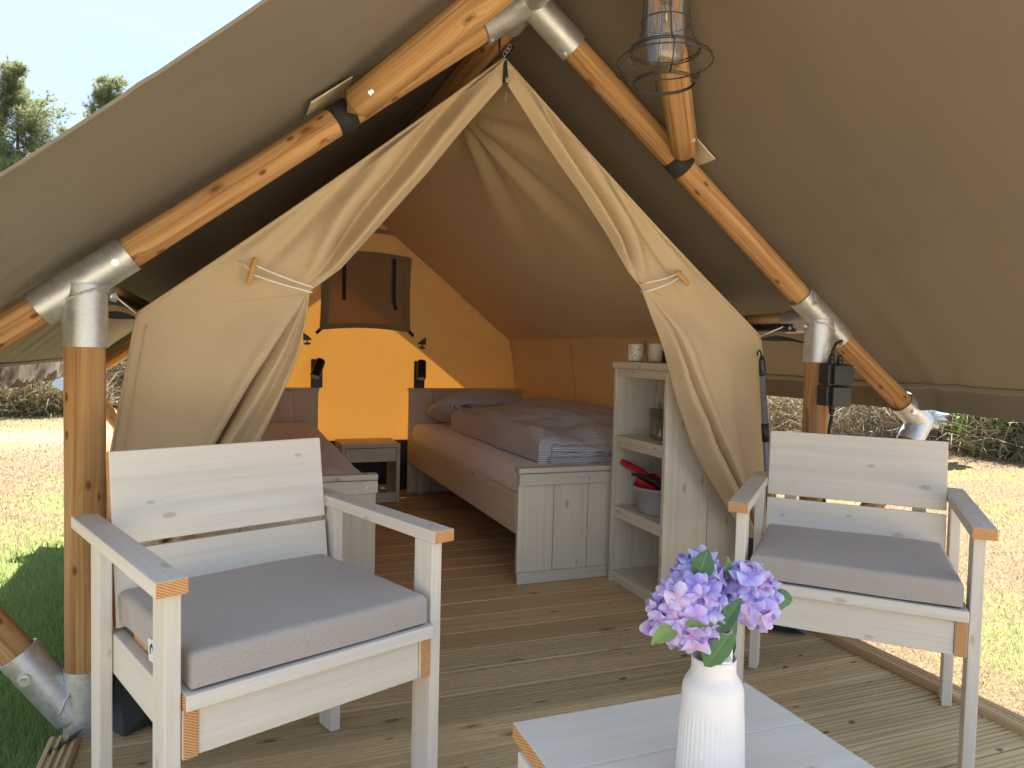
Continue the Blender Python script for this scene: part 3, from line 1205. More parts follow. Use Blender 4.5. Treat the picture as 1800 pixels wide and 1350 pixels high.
for s in (-1, 1):
    mb = MB()
    mb.grid(90, 180, fly_side(s))
    o = mb.build('roof_panel', 'tarp', fly)
    # seam line a hand above the eave, hanging valance with a doubled hem
    f = fly_side(s)
    nv = 180
    mv = MB()

    def vf(u, v):
        p, _ = f(1.0, v)
        wav = 0.006 * pn(p.y * 2.3, 4 + s)
        pl = 0.004 * pn(p.y * 13 + u * 2.2, u * 0.8, 8) * (1 if s < 0 else 0.3) * (0.3 + u)
        return Vector((p.x + s * (0.004 + 0.014 * u) + pl + wav * u, p.y, p.z - 0.088 * u)), (u * 0.09, p.y)
    mv.grid(4, 220, vf)
    mv.build('valance', 'tarp', fly)
    ms = MB()
    pts = [f(0.985, j / 90)[0] + Vector((0, 0, -0.003)) for j in range(91)]
    ms.tube(pts, 0.0022, 6)
    ms.build('seam', 'tarp', fly)
    mh = MB()
    pts = [f(j / 60, 0.0)[0] for j in range(61)]
    mh.tube(pts, 0.0035, 8)
    mh.build('front_hem', 'tarp', fly)
    # black corner strap over the rafter end
    e = Vector((XC + s * 1.66, YF, 0.905))
    mb = MB()
    mb.tube([flyl(e + Vector((0, -0.03, 0.02))), flyl(e + Vector((s * 0.035, 0.0, -0.012))), flyl(e + Vector((s * 0.02, 0.02, -0.06)))], [0.012, 0.02, 0.014], 10)
    mb.build('corner_strap', 'strap', fly)

# rear gable band that closes the gap between fly and inner tent
for s in (-1, 1):
    def gb(u, v):
        x = lerp(0, FHW * 0.97, u)
        zt = ZA + FOFF - SLOPE * x + 0.008
        xi = min(x, 1.095)
        zi = 1.975 - 0.8155 * xi - 0.02
        return flyl((XC + s * x, 5.125, lerp(zt, min(zi, zt - 0.06), v))), (x, v * 0.2)
    MB().grid(30, 3, gb).build('gable_band', 'tarp', fly)

# ================================================================== inner tent
YI, YB = 2.334, 5.09
IHW, IZE, IZA = 1.095, 1.087, 1.980
tent = thing('inner_tent', (XC, YI, 0), 'beige canvas sleeping tent with front flaps tied back and glowing orange rear wall', 'tent')


def tl(p):
    return Vector(p) - Vector((XC, YI, 0))


def roof_fn(s):
    def fn(u, v):
        y = lerp(YI, YB, v)
        x = u * IHW
        z = lerp(IZA, IZE, u)
        sag = 0.028 * math.sin(math.pi * u) * (0.35 + 0.65 * math.sin(math.pi * v))
        P0 = Vector((0.05, YI + 0.62))
        dx, dy = x * 1.28 - 0.02, y - (YI + 0.55)
        rr = math.hypot(dx, dy) + 1e-4
        an = math.atan2(dy, dx)
        wr = 0.020 * math.sin(an * 9.0 + 0.4) * math.exp(-rr / 0.9) * smooth01(rr / 0.15) * smooth01((1.0 - u) / 0.15)
        wr += 0.011 * math.sin(an * 17 + 1.3) * math.exp(-rr / 0.6) * smooth01(rr / 0.1) * smooth01((1.0 - u) / 0.15)
        wr += 0.006 * pn(x * 2.5, y * 1.6, 11)
        wr *= smooth01((y - YI) / 0.22)
        n = Vector((s * 0.63, 0, 0.77))
        p = Vector((XC + s * x, y, z)) - n * (sag + wr)
        return tl(p), (y, x * 1.28)
    return fn


for s in (-1, 1):
    MB().grid(70, 110, roof_fn(s)).build('roof', 'canvas', tent)

    def wfn(u, v):
        y = lerp(YI, YB + 0.02, v)
        z = lerp(IZE, 0.26, u)
        x = IHW + 0.13 * u + 0.012 * math.sin(v * 14) * math.sin(math.pi * u) + 0.012 * pn(y * 2, z * 2, 3)
        return tl((XC + s * x, y, z)), (y, z)
    MB().grid(14, 60, wfn).build('side_wall', 'canvas', tent)

    def kfn(u, v):
        y = lerp(YI, YB, v)
        z = lerp(0.26, -0.03, u)
        x = IHW + 0.13 * (1 + u * 0.4) + 0.01 * pn(y * 3, z, 6)
        return tl((XC + s * x, y, z)), (y, z)
    MB().grid(4, 40, kfn).build('mud_skirt', 'pvc', tent)
    # wall seams and the eave hem
    for yy in (YB - 0.02, YI + 1.72, YI + 0.85):
        MB().tube([tl((XC + s * (IHW - 0.004), yy, IZE - 0.01)), tl((XC + s * (IHW + 0.055), yy, 0.68)), tl((XC + s * (IHW + 0.12), yy, 0.28))], 0.0035, 6).build('wall_seam', 'canvas', tent)
    ef = roof_fn(s)
    MB().tube([ef(0.995, j / 40)[0] for j in range(41)], 0.004, 6).build('eave_seam', 'canvas', tent)
    MB().tube([ef(j / 40, 0.0)[0] for j in range(41)], 0.0055, 8).build('gable_hem', 'canvas', tent)
    # corner pole that spreads the eave, black capped, with the canvas tie
    c = Vector((XC + s * (IHW + 0.055), YI - 0.13, IZE + 0.035))
    MB().tube([tl(c), tl(c + Vector((0, 0.012, 0))), tl(c + Vector((-s * 0.02, 0.9, 0.0)))], [0.0165, 0.018, 0.0165], 14).build('eave_pole', 'black', tent)
    MB().tube([tl((XC + s * IHW, YI, IZE)), tl(c + Vector((-s * 0.005, 0.02, 0.014)))], 0.0025, 6).build('tie_cord', 'cord', tent)
    g = Vector((XC + s * IHW, YI, IZE - 0.012))
    pts = [tl(g + Vector((s * t, -0.12 * t / 0.13, 0.012 * math.sin(t / 0.13 * 3.14) - 0.014 * t / 0.13))) for t in np.linspace(0, 0.13, 9)]
    wds = [0.003, 0.007, 0.010, 0.011, 0.009, 0.007, 0.005, 0.004, 0.003]
    mbs = MB()
    for i in range(8):
        a, b = Vector(pts[i]), Vector(pts[i + 1])
        up_a, up_b = Vector((0, 0.003, wds[i])), Vector((0, 0.003, wds[i + 1]))
        mbs.poly([a - up_a, b - up_b, b + up_b, a + up_a], uvs=[(0, 0)] * 4)
    mbs.build('corner_web', 'strap', tent)

# rear gable wall, lit from behind by the sun
def back_fn(u, v):
    z = lerp(0.36, IZA - 0.004, v)
    half = (IHW + 0.014 + 0.13 * (IZE - z) / (IZE - 0.26)) if z < IZE else IHW * (IZA - z) / (IZA - IZE) + 0.014
    x = XC + (2 * u - 1) * half
    wr = 0.006 * pn(x * 2.0, z * 3.0, 7) + 0.008 * math.sin((z - 1.1) * 26 + x * 6) * math.exp(-((x - XC - 0.85) / 0.25) ** 2 - ((z - 1.15) / 0.12) ** 2)
    return tl((x, YB + wr, z)), (x, z)


MB().grid(60, 70, back_fn).build('rear_wall', 'canvas', tent)
half0 = IHW + 0.125
MB().poly([tl((XC - half0, YB + 0.004, 0.365)), tl((XC + half0, YB + 0.004, 0.365)), tl((XC + half0 + 0.04, YB + 0.02, -0.03)), tl((XC - half0 - 0.04, YB + 0.02, -0.03))]).build('rear_skirt', 'pvc', tent)
# band under the peak
MB().grid(24, 2, lambda u, v: (tl((lerp(XC - 0.22, XC + 0.22, u), YB - 0.012, lerp(1.80, 1.835, v) - 0.012 * (1 - (2 * u - 1) ** 2) * 0 - 0.01 * u)), (u * 0.4, v * 0.03))).build('peak_band', 'flapcloth', tent)
# shuttered window: a canvas cover hung over the rear wall with two black straps and corner tabs
wx0, wx1, wz0, wz1 = 0.556, 1.180, 1.118, 1.640


def win_fn(u, v):
    x = lerp(wx0, wx1, u) + 0.008 * (1 - 2 * u) * math.sin(math.pi * v)
    z = lerp(wz0, wz1, v) + (0.022 * math.sin(math.pi * u) if v < 0.5 else 0.026 * math.sin(math.pi * u)) * abs(1 - 2 * v)
    y = YB - 0.018 - 0.016 * math.sin(math.pi * u) * (1 - v) - 0.007 * math.sin(u * 9 + 0.5) * (1 - v * 0.5) - 0.004 * pn(u * 5, v * 5, 2)
    return tl((x, y, z)), (x, z)


win = MB().grid(40, 30, win_fn).build('window_cover', 'flapcloth', tent)
for (ua, ub, va, vb) in ((0, 0.085, 0, 1), (0.90, 1, 0, 1), (0.086, 0.899, 0.88, 1), (0.086, 0.899, 0, 0.07)):
    MB().grid(16, 16, lambda u, v: ((lambda r: (r[0] + Vector((0, -0.004, 0)), r[1]))(win_fn(lerp(ua, ub, u), lerp(va, vb, v))))).build('window_hem', 'flaphem', win)
for sx, z0, z1, bend in ((0.712, 1.325, 1.625, 0.0), (1.052, 1.272, 1.625, 0.02)):
    def sf(u, v):
        z = lerp(z1, z0, v)
        return tl((sx + (u - 0.5) * 0.026 + bend * max(0, v - 0.75) ** 2 * 12, YB - 0.046 - 0.006 * v, z)), (u, v)
    MB().grid(2, 14, sf).build('window_strap', 'strap', win)
for cx, cz, s in ((wx0 - 0.004, wz0 - 0.006, 1), (wx1 + 0.004, wz0 - 0.006, -1)):
    m = Matrix.Translation(tl((cx, YB - 0.02, cz))) @ Matrix.Rotation(R(45) * s, 4, 'Y')
    MB().box((-0.011, -0.004, -0.024), (0.011, 0.004, 0.024), mat=m).build('window_tab', 'strap', win)

# ------------------------------------------------------------------ front flaps
TIEZ = {-1: 1.176, 1: 1.257}
INNER = {-1: [(0.842, 1.945), (0.842, 1.896), (0.684, 1.702), (0.584, 1.570), (0.450, 1.409), (0.320, 1.252), (0.226, 1.176)],
         1: [(0.852, 1.945), (0.854, 1.898), (0.975, 1.739), (1.122, 1.575), (1.287, 1.371), (1.350, 1.295), (1.392, 1.257)]}
LOWER_I = {-1: [(1.176, 0.226), (1.092, 0.214), (0.986, 0.188), (0.881, 0.148), (0.768, 0.100), (0.699, 0.066), (0.5, 0.0), (0.30, -0.07)],
           1: [(1.257, 1.392), (1.169, 1.431), (1.014, 1.498), (0.844, 1.556), (0.671, 1.628), (0.514, 1.735), (0.362, 1.849), (0.30, 1.89)]}
LOWER_G = {-1: [(1.176, 0.223), (1.05, 0.150), (0.90, 0.060), (0.70, -0.047), (0.5, -0.15), (0.30, -0.24)],
           1: [(1.257, 1.395), (1.169, 1.475), (1.099, 1.532), (0.95, 1.605), (0.801, 1.683), (0.509, 1.842), (0.30, 1.955)]}


def arc_param(poly):
    L = [0]
    for a, b in zip(poly, poly[1:]):
        L.append(L[-1] + math.hypot(b[0] - a[0], b[1] - a[1]))
    return [l / L[-1] for l in L]


def zin(table, z):
    zs = [t[0] for t in table][::-1]
    xs = [t[1] for t in table][::-1]
    return float(np.interp(z, zs, xs))


def flap_fn(s):
    knots = arc_param(INNER[s])
    kx = [p[0] for p in INNER[s]]
    kz = [p[1] for p in INNER[s]]
    tz = TIEZ[s]
    rf = roof_fn(s)

    def outer(t):
        if t < 0.5:
            q = t / 0.5
            e = rf(q, 0.0)[0]
            return (e.x + XC, e.z)
        q = (t - 0.5) / 0.5
        return (XC + s * (IHW + 0.13 * q), lerp(IZE, 0.30, q))

    def fn(u, v):
        # u: 0 outer edge .. 1 inner edge; v: 0 peak .. 1 hem
        t = v
        ox, oz = outer(t)
        if t <= 0.5:
            q = t / 0.5
            ix, iz = float(np.interp(q, knots, kx)), float(np.interp(q, knots, kz))
            x, z = lerp(ox, ix, u), lerp(oz, iz, u)
            W = math.hypot(ox - ix, oz - iz)
            d = (1 - u) * W
            a = min(1.0, W / 0.16) * (1 - 0.45 * smooth01((q - 0.75) / 0.25))
            sq = 1 - 0.55 * smooth01((q - 0.55) / 0.45)      # folds gather at the cord
            y = 0.0
            y -= 0.046 * bump1(d, 0.040 * sq, 0.034 * sq)
            y += 0.026 * bump1(d, 0.104 * sq, 0.020 * sq)
            y -= 0.026 * bump1(d, 0.165 * sq, 0.040 * sq)
            y += 0.012 * bump1(d, 0.245, 0.030)
            y -= 0.010 * bump1(d, 0.33, 0.05)
            y *= 1.25 * a * (1 - smooth01((q - 0.72) / 0.28))
            y += 0.022 * (1 - u) * 0 - 0.006 * pn(x * 4, z * 4, 5 + s)
            # soft pull lines from the peak down to the tie
            y -= 0.006 * math.sin(u * 11 + 1.5) * min(1, W / 0.3) * (1 - u) * (1 - smooth01((q - 0.7) / 0.3))
        else:
            q = (t - 0.5) / 0.5
            iz = lerp(tz, 0.30, q)
            ix = zin(LOWER_I[s], iz)
            gx = zin(LOWER_G[s], iz)
            SG = 0.60
            if u < SG:
                k = u / SG
                x = lerp(ox, gx, k)
                z = lerp(oz, iz, k)
                y = -0.012 * math.sin(math.pi * k) * smooth01(q * 4) - 0.045 * smooth01((k - 0.55) / 0.45) * smooth01(q * 4)
                # panel edge curls over the bundle
                y -= 0.012 * bump1(k, 0.93, 0.06) * smooth01(q * 4)
                y -= 0.006 * pn(x * 4, z * 4, 5 + s)
                y += 0.012 * math.sin((k * 3 - q * 2.2) * 3) * (1 - k) * k * smooth01(q * 4)
                # pull lines that radiate from the cord
                y -= 0.012 * math.sin(k * 10 + q * 5) * math.exp(-q * 4) * k * smooth01(q * 6)
            else:
                k = (u - SG) / (1 - SG)
                x = lerp(gx, ix, k)
                z = iz
                open_ = smooth01(q * 4)
                y = 0.075 * (1 - smooth01(k / 0.16)) * (open_ if s > 0 else smooth01((q - 0.22) * 3)) - 0.01 * smooth01(q * 5)
                if s < 0:
                    y += (0.017 * math.sin(2 * math.pi * 1.9 * k + 0.2 + q * 1.5)) * smooth01(k / 0.25) * smooth01(0.1 + q * 3) - 0.065 * smooth01(k / 0.20) * smooth01(q * 3)
                    y -= 0.02 * smooth01((k - 0.75) / 0.25) * smooth01(q * 4)
                else:
                    y -= (0.060 * math.sin(math.pi * min(1, max(0, (k - 0.15) / 0.85)) ** 0.8) - 0.012 * bump1(k, 0.45, 0.08)) * smooth01(0.1 + q * 3)
                y += 0.010 * pn(k * 3, q * 6, 9 + s) * smooth01(q * 4)
                x += 0.012 * math.sin(q * 9 + s) * k * (1 - k) * 2
                if s > 0:
                    y -= 0.022 * bump1(q, 0.52, 0.07) * bump1(k, 0.55, 0.3)
        y = y * smooth01(u / 0.18) + (rf(min(1, t / 0.5), 0.0)[0].y if t < 0.5 else 0.0)
        return tl((x, YI + y, z)), (x, z)
    return fn


for s in (-1, 1):
    f = flap_fn(s)
    fo = MB().grid(150, 170, f).build('front_flap', 'canvas', tent)
    if s < 0:
        tag(fo, 'left door flap, gathered by cords in front of the left bed')
    else:
        tag(fo, 'right door flap, gathered by cords in front of the shelf unit')
    # outer hem stitching of the corner
    MB().tube([f(0.0, t)[0] + Vector((-s * 0.03, -0.006, 0)) for t in np.linspace(0.52, 0.995, 30)], 0.0011, 6).build('hem_stitch', 'canvas', fo)
    MB().tube([f(0.0, t)[0] + Vector((0, -0.002, 0)) for t in np.linspace(0.505, 0.995, 30)], 0.004, 6).build('corner_piping', 'canvas', fo)
    # cords and toggle
    if s < 0:
        A, B = Vector((0.057, YI - 0.028, 1.226)), Vector((0.222, YI - 0.055, 1.176))
        tg0, tg1 = Vector((0.066, YI - 0.036, 1.262)), Vector((0.046, YI - 0.036, 1.186))
        e = Vector((0.020, YI - 0.015, 1.255))
        offs = (0.020, -0.010)
        boff = (0.010, -0.006)
    else:
        A, B = Vector((1.540, YI - 0.028, 1.298)), Vector((1.394, YI - 0.055, 1.252))
        tg0, tg1 = Vector((1.522, YI - 0.036, 1.312)), Vector((1.574, YI - 0.036, 1.268))
        e = Vector((1.556, YI - 0.012, 1.318))
        offs = (0.012, -0.006)
        boff = (0.012, -0.018)
    for q in range(2):
        a = A + Vector((0, 0, offs[q]))
        b = B + Vector((0, 0, boff[q]))
        pts = [a.lerp(b, t) + Vector((0, -0.012 * math.sin(math.pi * t), -0.004 * math.sin(math.pi * t))) for t in np.linspace(0, 1, 10)]
        sgn = -s
        pts += [b + Vector((sgn * 0.006, 0.01, 0)), b + Vector((sgn * 0.008, 0.04, 0.002)), b + Vector((-sgn * 0.01, 0.07, 0))]
        MB().tube([tl(p) for p in pts], 0.0026, 8).build('tie_back_cord', 'cord', fo)
    MB().tube([tl(e), tl(A)], 0.0022, 6).build('tie_back_cord', 'cord', fo)
    d = (tg1 - tg0).normalized()
    MB().tube([tl(tg0 - d * 0.002), tl(tg0), tl(tg0.lerp(tg1, 0.45)), tl(tg0.lerp(tg1, 0.5)), tl(tg0.lerp(tg1, 0.55)), tl(tg1), tl(tg1 + d * 0.002)],
              [0.006, 0.0085, 0.0085, 0.0072, 0.0085, 0.0085, 0.006], 14).build('toggle', 'toggle', fo)
    # dark mud skirt sewn to the flap's hem, lying out onto the deck
    hem = [f(u, 1.0)[0] for u in np.linspace(0, 1, 31)]

    def skf(u, v):
        p = hem[int(round(u * 30))]
        y = p.y - 0.25 * smooth01(v) * (1.0 - 0.35 * u)
        z = lerp(0.30, 0.006, 1 - (1 - v) ** 1.7) + 0.012 * abs(pn(u * 6, v * 4, s)) * smooth01(v)
        return Vector((p.x + s * -0.02 * v, y, z)), (u, v)
    MB().grid(30, 18, skf).build('flap_skirt', 'pvc', fo)
    tip = tl((XC + s * 1.09, 2.02, 0.012))
    mb = MB()
    mb.poly([tl((XC + s * 1.13, 2.22, 0.15)), tl((XC + s * 0.92, 2.16, 0.13)), tip, tip + Vector((s * 0.035, 0.03, 0.01))], uvs=[(0, 0), (1, 0), (1, 1), (0, 1)])
    mb.poly([tl((XC + s * 0.92, 2.16, 0.13)), tl((XC + s * 0.88, 2.20, 0.012)), tip], uvs=[(0, 0), (1, 0), (1, 1)])
    mb.build('skirt_corner', 'pvc', fo)
# zip tape and sliders at the peak of the doorway
mb = MB()
mb.poly([tl((0.8385, YI - 0.012, 1.972)), tl((0.8505, YI - 0.012, 1.972)), tl((0.858, YI - 0.014, 1.893)), tl((0.836, YI - 0.014, 1.893))])
zt = mb.build('zip_tape', 'strap', tent)
mb = MB()
mb.box(tl((0.843, YI - 0.026, 1.893)), tl((0.853, YI - 0.016, 1.910)))
for k in range(5):
    mb.box(tl((0.842 + 0.003 * (k % 2) - 0.004 * (k > 2), YI - 0.022, 1.860 - k * 0.007)), tl((0.850 + 0.003 * (k % 2) - 0.004 * (k > 2), YI - 0.019, 1.8625 - k * 0.007)))
mb.build('zip_slider', 'steel', zt)
# hanger that ties the tent's peak to the ridge pole
mb = MB()
mb.tube([tl((XC - 0.02, YI - 0.005, 2.05)), tl((XC - 0.016, YI - 0.002, 1.985))], 0.004, 8)
mb.tube([tl((XC + 0.05, YI + 0.05, 2.045)), tl((XC + 0.01, YI + 0.02, 1.985))], 0.003, 8)
mb.build('peak_hanger', 'strap', tent)
mb = MB()
for k in range(3):
    c0 = Vector((XC + 0.03 - k * 0.008, YI + 0.03, 2.035 - k * 0.013))
    pts = [tl(c0 + Vector((0.006 * math.cos(a), 0.004 * math.sin(a) * (k % 2), 0.009 * math.sin(a)))) for a in np.linspace(0, 2 * math.pi, 12)]
    mb.tube(pts, 0.0018, 6, caps=False)
mb.build('hanger_chain', 'steel', tent)
# hanging end of the roof lining's dark strap just inside the door
pts = [Vector((0.80, YI + 0.10, 1.90)), Vector((0.775, YI + 0.2, 1.83)), Vector((0.745, YI + 0.25, 1.765)), Vector((0.69, YI + 0.26, 1.755)), Vector((0.62, YI + 0.24, 1.77))]
mb = MB()
for a, b in zip(pts, pts[1:]):
    mb.poly([tl(a), tl(b), tl(b + Vector((0.012, 0.0, 0.02))), tl(a + Vector((0.012, 0.0, 0.02)))], uvs=[(0, 0)] * 4)
mb.build('inner_strap', 'flapcloth', tent)

# ================================================================== beds
def bed(x0, x1, y0, y1, label, npl, inner):
    """Plank bed, head at y1. inner = +1 when its open side faces +x, -1 when it faces -x."""
    o = thing('bed', ((x0 + x1) / 2, (y0 + y1) / 2, 0), label, 'bed')
    off = Vector(o.location)

    def P(name, lo, hi, parent=o, grain=None, mats='paint_bed', bevel=0.002, endmi=None):
        return box_part(name, Vector(lo) - off, Vector(hi) - off, mats, parent, grain, endmi, bevel)
    t = 0.022
    for (ya, yb, h, nm, rail_sign) in ((y0, y0 + t, 0.505, 'footboard', -1), (y1 - t, y1, 0.732, 'headboard', -1)):
        cap = P(nm, (x0 - 0.004, ya - 0.014, h - 0.022), (x1 + 0.004, yb + 0.014, h), o, 'x', ['paint_bed', 'raw'], endmi=None)
        w = (x1 - x0) / npl
        lowz = 0.055 if nm == 'footboard' else 0.02
        for k in range(npl):
            P('plank', (x0 + k * w + 0.0012, ya, lowz - 0.02), (x0 + (k + 1) * w - 0.0012, yb, h - 0.023), cap, 'z', bevel=0.003)
        if nm == 'footboard':
            P('rail', (x0 - 0.002, ya - 0.020, h - 0.074), (x1 + 0.002, ya - 0.0015, h - 0.0245), cap, 'x')
            P('skirting', (x0 - 0.002, ya - 0.016, 0.002), (x1 + 0.002, ya - 0.0015, 0.052), cap, 'x')
            mb = MB()
            for k in range(npl):
                for zz in (0.09, 0.30, 0.36):
                    c = Vector((x0 + (k + 0.2) * w, ya - 0.001, zz)) - off
                    mb.tube([c, c - Vector((0, 0.0015, 0))], 0.0025, 8)
            for xx in (0.06, 0.30, 0.33, 0.62, 0.65, (x1 - x0) - 0.04):
                c = Vector((x0 + xx, ya - 0.020, h - 0.05)) - off
                mb.tube([c, c - Vector((0, 0.002, 0))], 0.004, 8)
            mb.build('screw', 'steel', cap)
    for xs in ((x0 + 0.001, x0 + t), (x1 - t, x1 - 0.001)):
        P('side_board', (xs[0], y0 + t + 0.001, 0.215), (xs[1], y1 - t - 0.001, 0.388), o, 'y')
    P('slat_base', (x0 + t + 0.002, y0 + 0.03, 0.33), (x1 - t - 0.002, y1 - 0.03, 0.345), o, 'y')
    for xx in (x0 + 0.06, x1 - 0.10):
        for yy in (y0 + 0.035, y1 - 0.075):
            P('leg', (xx, yy, 0.0), (xx + 0.04, yy + 0.04, 0.33), o, 'z')
    return o


BR = (1.155, 2.000, 2.890, 5.000)
BL = (-0.305, 0.545, 2.890, 5.000)
bed(*BR, 'grey plank single bed on the right, its footboard beside the open shelf unit', 5, -1)
bed(*BL, 'grey plank single bed on the left, half hidden behind the left armchair', 5, 1)


def superbox(nu, nv, cx, cy, cz, hx, hy, hz, e=0.35, disp=None):
    """Rounded cushion shape (superellipsoid) as a grid."""
    def sp(a, p):
        return math.copysign(abs(a) ** p, a)

    def fn(u, v):
        a, b = 2 * math.pi * u, math.pi * (v - 0.5)
        x = hx * sp(math.cos(b), e) * sp(math.cos(a), e)
        y = hy * sp(math.cos(b), e) * sp(math.sin(a), e)
        z = hz * sp(math.sin(b), e)
        p = Vector((x, y, z))
        t = (p.x, p.y + p.z)
        if disp:
            p = disp(p)
        return p + Vector((cx, cy, cz)), t
    return MB().grid(nu, nv, fn)


def slab(x0, x1, y0, y1, z0, z1, r, disp=None, nx=40, ny=80, edge=4):
    """Rounded slab: top sheet that wraps down over its four sides."""
    def ease(t, lo, hi):
        # returns coordinate and drop for a rounded border
        return t
    mb = MB()
    us = [0, 0.0, 0.15, 0.4, 0.7, 1.0]
    W, D, H = x1 - x0, y1 - y0, z1 - z0
    bx = r / W
    by = r / D

    def prof(t, b):
        """t in 0..1 over the full width incl. the dropped sides; returns (pos 0..1, drop 0..1)."""
        side = 0.10
        if t < side:
            k = t / side
            return 0.0, 1 - k * (1 - r / H) if False else (1 - k)
        if t > 1 - side:
            k = (1 - t) / side
            return 1.0, 1 - k
        return (t - side) / (1 - 2 * side), 0.0

    def fn(u, v):
        px, dx = prof(u, bx)
        py, dy = prof(v, by)
        x, y = lerp(x0, x1, px), lerp(y0, y1, py)
        z = z1 - max(dx, dy) * H
        # round the upper edge
        ex = min(x - x0, x1 - x)
        ey = min(y - y0, y1 - y)
        ez = z1 - z
        q = min(ex, ey)
        if q < r and ez < r:
            a = (r - q) / r
            b = (r - ez) / r
            l = math.hypot(a, b)
            if l > 1:
                # pull the corner in to a quarter circle
                sc = 1 / l
                if ex <= ey:
                    x = (x0 + r - a * sc * r) if (x - x0) < (x1 - x) else (x1 - r + a * sc * r)
                if ey <= ex:
                    y = (y0 + r - a * sc * r) if (y - y0) < (y1 - y) else (y1 - r + a * sc * r)
                z = z1 - r + b * sc * r
        p = Vector((x, y, z))
        t = (x, y + (z1 - z) * (1 if py > 0.5 else -1))
        if disp:
            p = disp(p)
        return p, t
    return mb.grid(nx, ny, fn)


def matt_disp(seed, amp):
    def d(p):
        return p + Vector((0.004 * pn(p.y * 6, p.z * 8, seed), 0, amp * pn(p.x * 3.2, p.y * 2.4, seed) + 0.002 * pn(p.x * 11, p.y * 11, seed)))
    return d


def mattress(b, seed, mat, label, z1=0.505, amp=0.010, extra=None):
    x0, x1, y0, y1 = b
    md = matt_disp(seed, amp)

    def dd(p):
        p = md(p)
        if extra:
            p = extra(p)
        return p
    o = slab(x0 + 0.026, x1 - 0.026, y0 + 0.028, y1 - 0.026, 0.347, z1, 0.055, dd, 48, 96).build('mattress', mat)
    return tag(o, label, 'mattress')


mattress(BR, 3, 'sheet', 'mattress in a taupe fitted sheet under the striped duvet', 0.49, 0.006)


def lump(p):
    k = math.exp(-((p.x - 0.1) / 0.35) ** 2 - ((p.y - 4.2) / 0.6) ** 2)
    p = p + Vector((0, 0, 0.03 * k * (1 if p.z > 0.45 else 0)))
    # sheet pulled into folds at the free corner
    c = math.exp(-((p.x - 0.45) / 0.16) ** 2 - ((p.y - 3.15) / 0.3) ** 2)
    return p + Vector((0, 0, 0.010 * c * math.sin(p.x * 60 + p.y * 18)))


mattress(BL, 8, 'sheet_dark', 'mattress in a mauve grey fitted sheet behind the left armchair', 0.505, 0.010, lump)


def pil_disp(p):
    # plump middle, thin wrinkled border
    k = (1 - abs(p.x / 0.31) ** 3) * (1 - abs(p.y / 0.2) ** 3)
    p = Vector((p.x, p.y, p.z * (0.35 + 0.75 * max(0, k))))
    p.z += 0.010 * pn(p.x * 9, p.y * 9, 2) + 0.004 * math.sin(p.x * 70 + 5 * pn(p.y * 6, 1)) * (1 - k) * 0.7
    p = Matrix.Rotation(R(-16), 3, 'X') @ p
    return p


po = superbox(72, 36, 1.57, 4.72, 0.612, 0.33, 0.215, 0.10, 0.5, pil_disp).build('pillow', 'stripe')
tag(po, 'striped pillow leaning on the right headboard', 'pillow')


def build_duvet():
    """Striped duvet folded lengthwise: four soft layers, their edges open towards the foot."""
    o = thing('duvet', (1.66, 3.75, 0.49), 'blue and white striped duvet folded on the right bed', 'duvet')
    off = Vector(o.location)
    for k in range(4):
        top = k == 3
        x0 = 1.325 if top else 1.372 + 0.012 * k
        x1 = 1.965
        y0 = 3.085 if top else 3.035 + 0.014 * (k % 2) + 0.012 * k
        y1 = 4.50 if top else 4.40
        zb = 0.494 if top else 0.494 + 0.029 * k

        def dd(p, k=k, zb=zb, top=top, y0=y0):
            l = (p.y - 3.05) / 1.4
            z = p.z
            h = (z - 0.49) / 0.12
            # swells in the middle and towards the wall side, slumps over its near edge
            sw = 0.050 * math.sin(math.pi * min(1, max(0, l))) + 0.055 * smooth01((p.x - 1.36) / 0.45) * smooth01(l * 3)
            sw -= 0.03 * smooth01((0.12 - l) / 0.12)
            z += sw * h
            z += h * (0.032 * pn(p.x * 4.2, p.y * 2.8, 20) + 0.014 * pn(p.x * 11, p.y * 8, 31) + (0.006 * pn(p.x * 24, p.y * 14, 41) if top else 0))
            # puckered open edge at the foot
            e = math.exp(-((p.y - y0) / 0.10) ** 2)
            z += 0.011 * e * pn(p.x * 14 + k * 3.3, k * 2.1, 6) + 0.004 * e * pn(p.x * 34, k * 4.1, 3)
            y = p.y + 0.018 * e * pn(p.x * 8, k * 3.1, 5)
            x = p.x + 0.02 * pn(p.y * 2.3, k * 0.7, 9) + 0.006 * pn(p.y * 9, k, 2)
            return Vector((x, y, z)) - off
        nm = 'folded_layer'
        slab(x0, x1, y0, y1, zb, 0.494 + 0.118 if top else zb + 0.034, 0.045 if top else 0.016, dd, 56, 100).build(nm, 'stripe', o)
    return o


build_duvet()

# ================================================================== reading lamps, sailboats, nightstand
def reading_lamp(x, y, z, tilt, turn, label):
    o = thing('reading_lamp', (x, y, z), label, 'lamp', group='reading lamps on the headboards')
    MB().box((-0.038, -0.006, 0), (0.038, 0.006, 0.19)).build('wall_plate', 'black', o, 0.006)
    m = Matrix.Translation((-0.002, -0.065, 0.125)) @ Matrix.Scale(1.18, 4) @ Matrix.Rotation(turn, 4, 'Y') @ Matrix.Rotation(tilt, 4, 'X')
    mb = MB()
    mb.lathe([(0.0, 0.062), (0.020, 0.061), (0.0265, 0.055), (0.0275, 0.04), (0.0275, -0.045), (0.0265, -0.048), (0.0, -0.048)], 28, mat=m)
    h = mb.build('lamp_head', M['gloss_black'], o)
    mb = MB()
    mb.lathe([(0.0245, -0.0485), (0.0245, -0.052), (0.02, -0.054), (0.0, -0.055)], 24, mat=m)
    mb.build('lens', 'lens', h)
    MB().tube([(0, -0.006, 0.10), m @ Vector((0, 0.02, 0.0))], 0.008, 10).build('joint', 'black', o)
    return o


